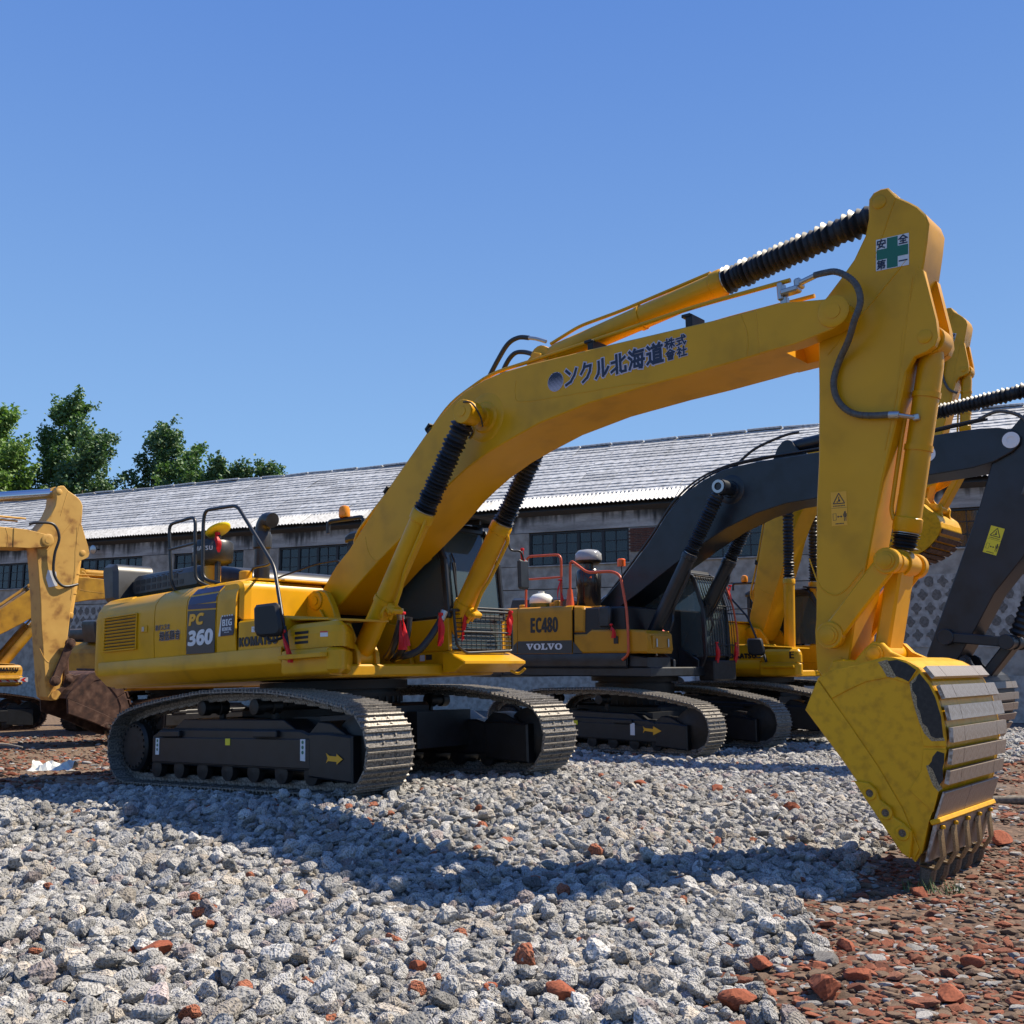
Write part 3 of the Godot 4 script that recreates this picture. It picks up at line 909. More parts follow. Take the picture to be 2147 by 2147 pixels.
func front_k(root, o):
	var m = o.paint
	var aw = o.get("aw", .19)
	var br = deg_to_rad(o.get("boom", 0.0))
	var ar = deg_to_rad(o.get("arm", 0.0))
	var kr = deg_to_rad(o.get("bucket", 0.0))
	var XB = turn_about(FOOT, FOOT, br)
	var tp = XB * V(TIP.x, TIP.y)
	var asc = o.get("ascale", 1.0)
	var ksc = o.get("kscale", 1.0)
	var XA = Transform3D(Basis(V(0, 0, 1), ar).scaled(V(asc, asc, 1.0)), tp) * Transform3D(Basis(), V(-TIP.x, -TIP.y))
	var kp = XA * V(KPIN.x, KPIN.y)
	var XK = Transform3D(Basis(V(0, 0, 1), kr).scaled(V(ksc, ksc, ksc)), V(kp.x, kp.y)) * Transform3D(Basis(), V(-KPIN.x, -KPIN.y))
	# boom
	var b = mb()
	b.prism(P(BOOM), -.36, .36, .012)
	var boom = put(b, "boom", m, root)
	boom.transform = XB
	b = mb()
	for s in [-1.0, 1.0]:
		b.prism(P(FORK), s * (aw + .012), s * .372, .006)
	put(b, "boom_fork", m, boom)
	b = mb()
	for s in [-1.0, 1.0]:
		b.lathe([[0, 0], [.13, 0], [.13, .012], [.12, .018], [.06, .018], [.06, .024], [0, .024]], V(TIP.x, TIP.y, s * .372), V(0, 0, s), 26)
		b.lathe([[.0, 0], [.26, 0], [.25, .006], [.17, .007], [.15, .03], [.10, .03], [.10, .06], [.095, .07], [0, .07]], V(2.91, 3.80, s * .36), V(0, 0, s), 26)
		b.cyl(V(2.91, 3.80, s * .36), V(2.91, 3.80, s * .72), .055, 16, .005)
	put(b, "boom_boss", m, boom)
	# seams of welded plates
	b = mb()
	for s in [-1.0, 1.0]:
		for q in [[3.35, 4.1, 3.33, 3.95, 3.42, 3.86, 4.0, 3.80, 4.7, 3.74, 4.95, 3.70], [5.9, 4.09, 5.95, 3.9, 5.93, 3.71], [1.0, 2.78, 1.05, 2.6, 1.18, 2.48, 1.35, 2.54]]:
			var ps = []
			for i in q.size() / 2:
				ps.append(V(q[i * 2], q[i * 2 + 1], s * .3585))
			b = mb()
			b.tube(curve(ps, 4), .006, 5)
			put(b, "weld_seam", m, boom)
	b = mb()
	b.prism(P([.72, 2.66, .70, 2.84, .76, 2.93, .86, 2.95, .93, 2.9, .98, 2.84, .9, 2.8]), .12, .17, .008)
	b.prism(P([3.30, 4.22, 3.36, 4.37, 3.44, 4.43, 3.52, 4.40, 3.62, 4.28, 3.75, 4.21]), .12, .17, .008)
	b.prism(P([3.30, 4.22, 3.36, 4.37, 3.44, 4.43, 3.52, 4.40, 3.62, 4.28, 3.75, 4.21]), -.17, -.12, .008)
	put(b, "bracket", m, boom)
	# pipes along the top of the boom
	for z in [.24, .10, -.10, -.24]:
		b = mb()
		var zz = z
		var up = .07
		b.tube(pipe([V(.66, 2.46 + up, zz), V(.62, 2.72 + up * 1.4, zz), V(1.22, 3.17 + up, zz), V(1.98, 3.79 + up, zz), V(2.38, 4.09 + up, zz), V(2.92, 4.25 + up, zz), V(3.25, 4.27 + up * .6, zz)] if absf(z) < .2 else [V(.70, 2.52 + up, zz), V(.66, 2.74 + up * 1.4, zz), V(1.22, 3.17 + up, zz), V(1.98, 3.79 + up, zz), V(2.3, 4.05 + up, zz), V(2.9, 4.25 + up * .8, zz), V(3.6, 4.26 + up * .7, zz), V(4.33, 4.25 + up, zz), V(5.4, 4.27 + up, zz), V(6.32, 4.31, zz)], .2), .021, 8)
		put(b, "pipe", m, boom)
	for p in [[1.3, 3.24, 40.0], [2.0, 3.84, 40.0], [4.25, 4.245, -2.0], [5.35, 4.20, -2.0]]:
		b = mb()
		b.box(V(p[0], p[1], .17), V(.07, .14, .24), .008, Basis(V(0, 0, 1), deg_to_rad(p[2])))
		b.box(V(p[0] - .02, p[1] + .06, .17), V(.09, .03, .26), .004, Basis(V(0, 0, 1), deg_to_rad(p[2])))
		put(b, "pipe_clamp", "steel_dark", boom)
	# arm
	b = mb()
	var sh = Transform2D(0.0, Vector2(.30 - aw, 0) * -.33)
	b.prism(sh * P(ARM), -aw, aw, .012)
	var arm = put(b, "arm", m, root)
	arm.transform = XA
	b = mb()
	for s in [-1.0, 1.0]:
		b.prism(sh * P(EAR), s * (aw - .065), s * (aw + .003), .006)
		b.lathe([[0, 0], [.055, 0], [.055, .006], [.05, .01], [0, .01]], V(7.34, 3.55, s * (aw + .003)), V(0, 0, s), 22)
		b.lathe([[0, 0], [.055, 0], [.055, .006], [.05, .01], [0, .01]], V(7.105, 4.75, s * aw), V(0, 0, s), 22)
		pin(b, Vector2(6.42, 1.32), s * aw, .058, .10)
		b.lathe([[0, 0], [.085, 0], [.085, .03], [0, .03]], V(KPIN.x, KPIN.y, s * aw), V(0, 0, s), 22)
	put(b, "pin_boss", m, arm)
	b = mb()
	for q in [[6.29, 1.95, 6.36, 1.72, 6.47, 1.64, 6.58, 1.68, 6.72, 1.82], [7.06, 4.3, 7.2, 4.6, 7.27, 4.74], [6.60, 3.6, 6.9, 3.85, 7.3, 4.2], [7.33, 4.05, 7.16, 3.3, 6.98, 2.72]]:
		var ps = []
		for i in q.size() / 2:
			ps.append(V(q[i * 2] - (.30 - aw) * .33, q[i * 2 + 1], aw - .0005))
		b = mb()
		b.tube(curve(ps, 4), .006, 5)
		put(b, "weld_seam", m, arm)
	# links
	var lp = XA * V(6.42, 1.32)
	var jt = XA * V(o.get("jx", 6.92), o.get("jy", 1.85))
	var kl = XK * V(6.74, 1.16)
	for s in [-1.0, 1.0]:
		b = mb()
		b.bar(lp + V(0, 0, s * (aw + .09)), jt + V(0, 0, s * (aw + .09)), .05, .17, .015, V(0, 0, 1).cross((jt - lp).normalized()))
		b.cyl(lp + V(0, 0, s * (aw + .06)), lp + V(0, 0, s * (aw + .14)), .105, 22, .008)
		b.cyl(jt + V(0, 0, s * (aw + .06)), jt + V(0, 0, s * (aw + .14)), .10, 22, .008)
		pin(b, Vector2(jt.x, jt.y), s * (aw + .14), .05, .02)
		pin(b, Vector2(lp.x, lp.y), s * (aw + .14), .055, .02)
		put(b, "link", o.get("linkpaint", m), root)
	b = mb()
	b.bar(jt, kl, .30, .12, .02, V(0, 0, 1).cross((kl - jt).normalized()))
	b.cyl(jt + V(0, 0, -.2), jt + V(0, 0, .2), .09, 20, .008)
	b.cyl(kl + V(0, 0, -.19), kl + V(0, 0, .19), .085, 20, .008)
	put(b, "bucket_link", o.get("linkpaint", m), root)
	bucket_k(root, XK, o.get("bucketpaint", "bucket_yellow"), o)
	# rams
	for s in [1.0, -1.0]:
		var f0 = V(1.19, 1.38, s * .62)
		var f1 = XB * V(2.91, 3.80, s * .62)
		var r = ram(root, "boom_cylinder", f0, f1, o.get("bf", .615), .115, .10, m, o.get("bellows", true), "chrome", 24, .12)
		if o.get("fine", false):
			var d = (f1 - f0).normalized()
			var sd = V(0, 0, 1).cross(d)
			b = mb()
			var p = func(t, k, z): return f0 + d * t + sd * -k + V(0, 0, z)
			b.tube(pipe([p.call(.60, .16, -.02 * s), p.call(.78, .175, 0), p.call(1.0, .165, .02), p.call(1.15, .14, .05 * s), p.call(1.7, .14, .06 * s), p.call(1.78, .1, .04)], .08), .02, 8)
			b.tube(pipe([p.call(.60, .13, .07 * s), p.call(.66, .12, .09 * s), p.call(.72, .1, .05 * s)], .04), .02, 8)
			b.lathe([[.117, -.03], [.128, -.03], [.128, .03], [.117, .03]], f0 + d * .74, d, 20)
			b.box(p.call(.72, .15, 0), V(.12, .1, .12), .02, Basis(d, sd, d.cross(sd)))
			b.box(p.call(.74, .21, 0), V(.06, .09, .15), .015, Basis(d, sd, d.cross(sd)))
			put(b, "cylinder_pipe", m, r)
	# arm cylinder
	var a0 = XB * V(3.46, 4.38, 0)
	var a1 = XA * V(7.105, 4.75, 0)
	var ac = ram(root, "arm_cylinder", a0, a1, o.get("af", .585), .115, .105, m, o.get("bellows", true), "chrome", 26, .1)
	if o.get("fine", false):
		b = mb()
		var dd = (a1 - a0).normalized()
		b.lathe([[.117, -.02], [.127, -.02], [.127, .02], [.117, .02]], a0 + dd * 1.22, dd, 20)
		b.tube(pipe([a0 + V(.12, .13, .05), a0 + V(.5, .22, .05), a0 + dd * 1.0 + V(0, .145, .03), a0 + dd * 2.0 + V(0, .14, 0)], .1), .018, 8)
		put(b, "cylinder_pipe", m, ac)
	# bucket cylinder on the outer side of the arm
	var b0 = XA * V(7.345, 3.55, 0)
	ram(root, "bucket_cylinder", b0, jt, o.get("kf", .86), .098, .088, m, o.get("bellows", true), "chrome", 5, .1)
	var bd = (jt - b0).normalized()
	for t in [.42, .84]:
		b = mb()
		b.lathe([[.1, -.022], [.108, -.022], [.108, .022], [.1, .022]], b0 + bd * t, bd, 20)
		put(b, "cylinder_band", m, root)
	b = mb()
	var sx = V(0, 0, 1).cross(bd)
	b.tube(pipe([b0 + bd * .60 - sx * .12 + V(0, 0, .05), b0 + bd * .75 - sx * .125 + V(0, 0, .05), b0 + bd * 1.35 - sx * .125 + V(0, 0, .05), b0 + bd * 1.42 - sx * .09 + V(0, 0, .05)], .06), .018, 8)
	put(b, "cylinder_pipe", m, root)
	return {"boom": boom, "arm": arm, "aw": aw, "XB": XB, "XA": XA, "jt": jt}

# ---------------------------------------------------------------- upper body of the yellow machines
func loft2(b, A, ax0, B, ax1):
	var c = A.size()
	var ca = Vector2.ZERO
	for p in A:
		ca += p / c
	for i in c:
		var j = (i + 1) % c
		var o = (A[i] + A[j]) * .5 - ca
		b.quad(V(ax0, A[i].y, A[i].x), V(ax0, A[j].y, A[j].x), V(ax1, B[j].y, B[j].x), V(ax1, B[i].y, B[i].x), V(0, o.y, o.x))
	for q in [[A, ax0, -1.0], [B, ax1, 1.0]]:
		var ix = Geometry2D.triangulate_polygon(q[0])
		for t in ix.size() / 3:
			var p = []
			for k in 3:
				p.append(V(q[1], q[0][ix[t * 3 + k]].y, q[0][ix[t * 3 + k]].x))
			b.face(p[0], p[1], p[2], V(q[2] * signf(ax1 - ax0), 0, 0))

func mirror2(pr):
	var o = PackedVector2Array()
	for i in pr.size():
		o.append(Vector2(-pr[pr.size() - 1 - i].x, pr[pr.size() - 1 - i].y))
	return o

func rail(root, pts, r, m, called = "handrail", rad = .1):
	var b = mb()
	b.tube(pipe(pts, rad), r, 10)
	return put(b, called, m, root)

func cab_k(root, m, o):
	var c = node("cab", root)
	var b = mb()
	b.prism(P([-.32, 1.30, 1.56, 1.30, 1.56, 1.44, 1.50, 1.46, -.32, 1.46]), -1.46, -.46, .015)
	put(b, "lower_body", m, c)
	for z in [[-.52, -.46], [-1.46, -1.40]]:
		b = mb()
		b.prism(P([-.32, 1.463, 1.50, 1.463, 1.50, 1.84, -.32, 1.84]), z[0], z[1], .008)
		put(b, "side_wall", m, c)
	b = mb()
	b.box(V(1.488, 1.66, -.96), V(.01, .36, .87))
	put(b, "lower_windscreen", "glass", c)
	b = mb()
	# pillars and roof of the cab
	for z in [-.49, -1.43]:
		b.bar(V(1.48, 1.84, z), V(1.42, 2.55, z), .06, .09, .015, V(1, 0, 0))
		b.bar(V(1.42, 2.53, z), V(1.20, 2.98, z), .06, .09, .015, V(1, 0, 0))
		b.bar(V(.55, 1.84, z), V(.55, 2.95, z), .05, .08, .01, V(1, 0, 0))
		b.bar(V(-.27, 1.84, z), V(-.27, 2.95, z), .06, .10, .015, V(1, 0, 0))
		b.bar(V(-.3, 2.93, z), V(1.24, 2.95, z), .06, .08, .015)
	b.bar(V(1.49, 1.86, -.5), V(1.49, 1.86, -1.42), .05, .05, .01)
	b.bar(V(1.20, 2.97, -.5), V(1.20, 2.97, -1.42), .06, .06, .01)
	b.prism(P([-.36, 2.95, 1.22, 2.95, 1.18, 3.04, 1.05, 3.08, -.25, 3.08, -.36, 3.03]), -1.48, -.44, .03)
	b.prism(P([-.29, 1.84, -.25, 1.84, -.25, 2.95, -.29, 2.95]), -1.42, -.5, 0.0)
	put(b, "frame", "charcoal", c)
	b = mb()
	b.prism(P([1.475, 1.90, 1.485, 1.90, 1.43, 2.53, 1.21, 2.95, 1.20, 2.95, 1.42, 2.53]), -1.40, -.52, 0.0)
	put(b, "windscreen", "glass", c)
	for z in [-.48, -1.44]:
		b = mb()
		b.prism(P([.60, 1.87, 1.44, 1.87, 1.38, 2.53, 1.17, 2.91, .60, 2.91]), z - .004, z + .004)
		b.prism(P([-.21, 1.87, .50, 1.87, .50, 2.91, -.21, 2.91]), z - .004, z + .004)
		put(b, "side_window", "glass", c)
	b = mb()
	b.prism(P([.08, 1.5, .6, 1.5, .62, 2.02, .22, 2.04, .18, 2.75, .06, 2.75, .02, 2.0]), -1.2, -.72, .05)
	put(b, "seat", "seat", c)
	b = mb()
	b.box(V(1.2, 1.75, -.75), V(.12, .62, .1), .02)
	put(b, "console", "seat", c)
	b = mb()
	b.prism(P([1.05, 3.09, 1.70, 3.02, 1.72, 3.05, 1.07, 3.125]), -1.48, -.42, .006)
	for z in [-.55, -.95, -1.35]:
		b.bar(V(1.1, 3.07, z), V(1.6, 3.0, z), .03, .05)
	put(b, "visor", "charcoal", c)
	b = mb()
	b.tube(pipe([V(1.515, 1.84, -.60), V(1.48, 2.5, -.62), V(1.40, 2.62, -.64)], .1), .01, 6)
	b.tube([V(1.53, 2.0, -.60), V(1.475, 2.5, -.585)], .014, 6)
	put(b, "wiper", "black", c)
	# step in front of the cab
	b = mb()
	b.prism(P([1.45, 1.21, 1.62, 1.21, 1.80, 1.30, 1.80, 1.33, 1.55, 1.44, 1.45, 1.44]), -1.48, -.40, .012)
	put(b, "step", m, c)
	b = mb()
	b.tube(pipe([V(1.70, 1.22, -1.30), V(1.78, 1.17, -1.36), V(1.85, 1.24, -1.4)], .05), .016, 8)
	put(b, "hook", m, c)
	if o.get("fine", false):
		var g = node("front_guard", c)
		b = mb()
		b.tube(pipe([V(1.56, 1.92, -.43), V(1.62, 1.92, -.43), V(1.62, 1.92, -1.44), V(1.62, 1.46, -1.44), V(1.62, 1.43, -.62), V(1.62, 1.52, -.47), V(1.62, 1.92, -.43)], .05), .017, 8)
		b.tube([V(1.61, 1.96, -.5), V(1.61, 1.96, -1.40)], .014, 8)
		put(b, "guard_frame", "charcoal", g)
		for k in 9:
			b = mb()
			var y = 1.875 - k * .05
			b.tube([V(1.62, y, -.45 - (.04 if k > 6 else .0)), V(1.62, y, -1.44)], .0065 if k != 4 else .013, 6)
			put(b, "guard_bar", "steel_dark" if k != 4 else "charcoal", g)
		for k in 11:
			b = mb()
			b.tube([V(1.627, 1.45, -.55 - k * .083), V(1.627, 1.91, -.55 - k * .083)], .003, 5)
			put(b, "guard_wire", "steel_dark", g)
		b = mb()
		b.tube(pipe([V(1.40, 2.86, -1.44), V(1.50, 2.88, -1.55), V(1.52, 2.72, -1.58), V(1.60, 2.72, -1.70), V(1.62, 2.60, -1.72)], .05), .014, 8)
		put(b, "mirror_arm", "charcoal", c)
		b = mb()
		b.box(V(1.60, 2.42, -1.72), V(.06, .38, .2), .03)
		put(b, "mirror", "charcoal", c)
		b = mb()
		b.box(V(.93, 3.17, -1.35), V(.0, .0, .0))
		b.tube(pipe([V(-.05, 3.08, -.52), V(-.05, 3.26, -.52), V(-.62, 3.26, -.40), V(-.62, 3.10, -.40)], .06), .028, 8)
		put(b, "lamp_bracket", "charcoal", c)
		b = mb()
		b.lathe([[0, 0], [.07, 0], [.075, .02], [.075, .10], [.06, .14], [.03, .155], [0, .155]], V(-.35, 3.285, -.45), V(0, 1, 0), 18)
		put(b, "beacon", "amber", c)
	return c

func upper_k(root, o):
	var m = o.paint
	var fine = o.get("fine", false)
	# revolving frame
	var b = mb()
	b.prism(P([-2.9, -1.30, 1.42, -1.30, 1.42, .84, 1.30, 1.25, -2.9, 1.30]), 1.18, 1.31, .02, 1)
	b.prism(P([.1, 1.30, .98, 1.30, .93, 1.48, .75, 1.80, .4, 1.86, .1, 1.86]), -.42, -.36, .008)
	b.prism(P([.1, 1.30, .98, 1.30, .93, 1.48, .75, 1.80, .4, 1.86, .1, 1.86]), .36, .42, .008)
	put(b, "revolving_frame", "yellow_frame" if m == "yellow" else m, root)
	b = mb()
	for s in [-1.0, 1.0]:
		# boom foot brackets
		b.prism(P([.06, 1.30, .72, 1.30, .66, 1.86, .60, 2.0, .53, 2.11, .47, 2.18, .37, 2.215, .24, 2.215, .14, 2.17, .08, 2.05, .06, 1.86]), s * .43, s * .52, .01)
		b.lathe([[0, 0], [.11, 0], [.11, .012], [.1, .02], [.05, .02], [.05, .03], [0, .03]], V(FOOT.x, FOOT.y, s * .52), V(0, 0, s), 24)
		b.bar(V(.40, 1.98, s * .545), V(.48, 1.88, s * .545), .03, .03, .005)
		# boom cylinder brackets
		for z in [.475, .745]:
			b.prism(P([.85, 1.30, .99, 1.46, 1.08, 1.53, 1.19, 1.555, 1.29, 1.53, 1.36, 1.44, 1.37, 1.34, 1.36, 1.24, .85, 1.24]), s * z, s * (z + .055), .008)
		b.lathe([[0, 0], [.105, 0], [.105, .03], [.09, .045], [.055, .045], [.05, .052], [0, .052]], V(1.19, 1.38, s * .80), V(0, 0, s), 20)
	put(b, "bracket", m, root)
	# counterweight
	b = mb()
	var cw = [-2.35, 1.43, -3.02, 1.46]
	for k in 13:
		var a = -.43 + .86 * k / 12.0
		cw += [-3.46 * cos(a), -3.46 * sin(a)]
	cw += [-3.02, -1.46, -2.35, -1.43]
	b.rings(P(cw), [[1.25, .16], [1.27, .10], [1.36, .015], [1.42, 0.0], [2.08, 0.0], [2.18, .02], [2.27, .07], [2.33, .14], [2.36, .24]], 1, .7)
	put(b, "counterweight", m, root)
	# body core, panels on both sides
	b = mb()
	b.box(V(-1.40, 1.72, 0), V(3.0, .84, 2.80), .02)
	b.box(V(-1.40, 2.2, 0), V(3.0, .2, 2.4), .02)
	put(b, "body_core", "black", root)
	var pr = P([1.43, 1.515, 1.445, 1.8, 1.44, 2.08, 1.43, 2.15, 1.395, 2.21, 1.31, 2.29, 1.24, 2.318, .85, 2.325])
	for x in [[-2.99, -1.645], [-1.63, -.925], [-.91, -.297], [-.283, .085]]:
		b = mb()
		b.shell(pr, x[0], x[1], .022)
		put(b, "side_panel", m, root)
	for x in [[-2.99, -1.645], [-1.63, -.36]]:
		b = mb()
		b.shell(mirror2(pr), x[0], x[1], .022)
		put(b, "side_panel", m, root)
	b = mb()
	b.box(V(-1.3, 2.33, 0), V(2.9, .03, 1.72), .008)
	put(b, "deck", m, root)
	b = mb()
	b.shell(P([1.28, 1.215, 1.34, 1.23, 1.455, 1.345, 1.46, 1.36, 1.46, 1.50, 1.40, 1.505]), -2.98, .945, .02)
	b.shell(P([1.28, 1.205, 1.43, 1.22, 1.455, 1.25, 1.455, 1.45, 1.40, 1.465]), .955, 1.70, .022)
	b.shell(mirror2(P([1.28, 1.215, 1.34, 1.23, 1.455, 1.345, 1.46, 1.36, 1.46, 1.50, 1.40, 1.505])), -2.98, -.3, .02)
	b.rings(P([1.10, .80, 1.26, .80, 1.36, .86, 1.56, 1.08, 1.77, 1.28, 1.81, 1.36, 1.79, 1.43, 1.70, 1.478, 1.10, 1.40]), [[1.21, .04], [1.25, 0.0], [1.44, 0.0], [1.465, .03]], 1, .6)
	put(b, "skirt", m, root)
	b = mb()
	b.box(V(1.36, 1.395, 1.52), V(.70, .05, .09), .006)
	put(b, "step_ledge", m, root)
	# tool box at the front corner, tank cover behind it
	b = mb()
	b.rings(P([.985, .72, 1.22, .74, 1.32, .80, 1.52, 1.02, 1.76, 1.26, 1.80, 1.34, 1.78, 1.41, 1.72, 1.445, .985, 1.445]), [[1.475, 0.0], [1.62, 0.0], [1.69, .02], [1.735, .06], [1.75, .11]], 1, .6)
	put(b, "tool_box", m, root)
	b = mb()
	b.box(V(.54, 1.66, 1.10), V(.86, .36, .70), .02)
	b.prism(P([.08, 1.84, 1.60, 1.75, 1.60, 1.772, .08, 1.87]), .55, 1.38, .006)
	put(b, "front_panel", m, root)
	b = mb()
	b.rings(P([-.25, 1.84, .135, 1.84, .145, 2.20, .13, 2.26, .09, 2.30, .03, 2.318, -.25, 2.318]), [[.25, .02], [.28, 0.0], [1.30, 0.0], [1.38, .015], [1.42, .05]], 2, .7)
	put(b, "tank_cover", m, root)
	# engine hood and what stands on the deck
	var hd = node("engine_hood", root)
	b = mb()
	b.rings(P([-3.02, 2.34, -1.42, 2.34, -1.32, 2.38, -1.28, 2.46, -1.29, 2.55, -1.34, 2.63, -1.44, 2.68, -2.95, 2.70, -3.06, 2.66, -3.1, 2.5]), [[-1.25, .08], [-1.20, .02], [-1.17, 0.0], [.92, 0.0], [.98, .02], [1.03, .09]], 2, .7)
	put(b, "hood_shell", "hood_grey", hd)
	if fine:
		for i in 2:
			for k in 9:
				if i == 1 and k == 8:
					continue
				b = mb()
				var x = -2.86 + k * .135
				b.prism(P([x - .045, 2.46 + i * .09, x + .045, 2.46 + i * .09, x + .045, 2.52 + i * .09, x - .045, 2.52 + i * .09]), 1.028, 1.0335, 0.0)
				put(b, "vent_hole", "black", hd)
		for k in 8:
			b = mb()
			var x = -2.8 + k * .135
			b.box(V(x, 2.643, .995), V(.08, .05, .008), 0.0, Basis(V(1, 0, 0), -.85))
			put(b, "vent_hole", "black", hd)
	b = mb()
	b.rings(P([-3.34, 2.34, -3.04, 2.34, -3.07, 2.74, -3.10, 2.82, -3.16, 2.85, -3.36, 2.87, -3.42, 2.83, -3.43, 2.74]), [[.64, .05], [.70, 0.0], [1.20, 0.0], [1.26, .05]], 2, .7)
	put(b, "rear_cover", "hood_grey", root)
	b = mb()
	b.lathe([[0, 0], [.10, 0], [.10, .56], [.12, .58], [.12, .74], [.10, .80]], V(-1.12, 2.33, .28), V(0, 1, 0), 20)
	b.tube(curve([V(-1.12, 3.05, .28), V(-1.10, 3.18, .28), V(-1.02, 3.26, .28), V(-.90, 3.24, .28)], 4), [.10, .10, .10, .10, .10, .10, .10, .10, .10, .10, .10, .10, .10], 16)
	put(b, "exhaust_pipe", "grey_plastic", root)
	b = mb()
	b.cyl(V(-1.15, 2.32, .98), V(-1.15, 2.63, .98), .10, 18, .01)
	put(b, "intake_pipe", m, root)
	b = mb()
	b.lathe([[0, 0], [.13, 0], [.22, .03], [.245, .06], [.245, .27], [.22, .30], [0, .31]], V(-1.15, 2.63, .98), V(0, 1, 0), 28)
	var pc = put(b, "pre_cleaner", "grey_plastic", root)
	b = mb()
	b.cyl(V(-.33, 2.32, 1.06), V(-.33, 2.47, 1.06), .075, 18, .01)
	put(b, "filler_cap", m, root)
	if fine:
		var tb = mb()
		text(tb, "KOMATSU", .34, .055, Transform3D(), true)
		for i in tb.v.size():
			var q = tb.v[i]
			var an = (q.x - .10) / .245
			tb.v[i] = V(-1.15 + sin(an) * (.246 + q.z), 2.79 + q.y, .98 + cos(an) * (.246 + q.z))
			tb.n[i] = V(sin(an), 0, cos(an))
		put(tb, "lettering", "decal_white", pc)
		# low rail and hydraulic tank pipes in front of the hood
		b = mb()
		b.tube(pipe([V(-.9, 2.5, .2), V(-.5, 2.66, -.1), V(.0, 2.66, -.1), V(.05, 2.3, -.1)], .1), .012, 6)
		put(b, "cable", "black", root)
	# handrails on the right side
	var rm = "charcoal"
	rail(root, [V(1.02, 1.62, 1.52), V(.98, 1.72, 1.47), V(.65, 2.40, 1.36), V(-.09, 3.19, 1.35), V(-.75, 3.23, 1.35), V(-.79, 3.1, 1.35), V(-.78, 2.40, 1.35), V(-.60, 2.34, 1.22)], .021, rm)
	rail(root, [V(-.30, 2.31, 1.0), V(-.30, 2.51, 1.0), V(.10, 2.50, 1.05), V(.60, 2.46, 1.35)], .015, rm)
	rail(root, [V(-1.55, 2.30, 1.20), V(-1.59, 2.42, 1.28), V(-1.65, 3.18, 1.30), V(-1.05, 3.20, 1.30), V(-1.02, 2.42, 1.30), V(-.92, 2.34, 1.18)], .021, rm)
	rail(root, [V(-1.63, 2.86, 1.30), V(-1.035, 2.87, 1.30)], .016, rm)
	# mirror on the long rail
	b = mb()
	b.tube(pipe([V(1.06, 1.60, 1.54), V(1.02, 1.56, 1.64), V(.95, 1.58, 1.66), V(.97, 1.72, 1.66)], .06), .014, 8)
	b.bar(V(1.02, 1.72, 1.50), V(1.12, 1.48, 1.53), .05, .05, .01)
	put(b, "mirror_arm", "black", root)
	b = mb()
	b.rings(P([.80, 1.68, .83, 1.63, .89, 1.61, 1.08, 1.61, 1.13, 1.64, 1.14, 1.70, 1.09, 1.93, 1.05, 1.96, .82, 1.95, .79, 1.91]), [[1.60, .025], [1.62, .0], [1.65, .0], [1.68, .03]], 2, .6)
	var mr = put(b, "mirror", "black", root)
	mr.transform = Transform3D(Basis(V(0, 1, 0), .35), V(1.0, 0, 1.64)) * Transform3D(Basis(), V(-1.0, 0, -1.64))
	if o.get("cab", true):
		cab_k(root, m, o)

# ---------------------------------------------------------------- writing and marks on the large excavator
func plane(x, y, z):
	return Transform3D(Basis(), V(x, y, z))

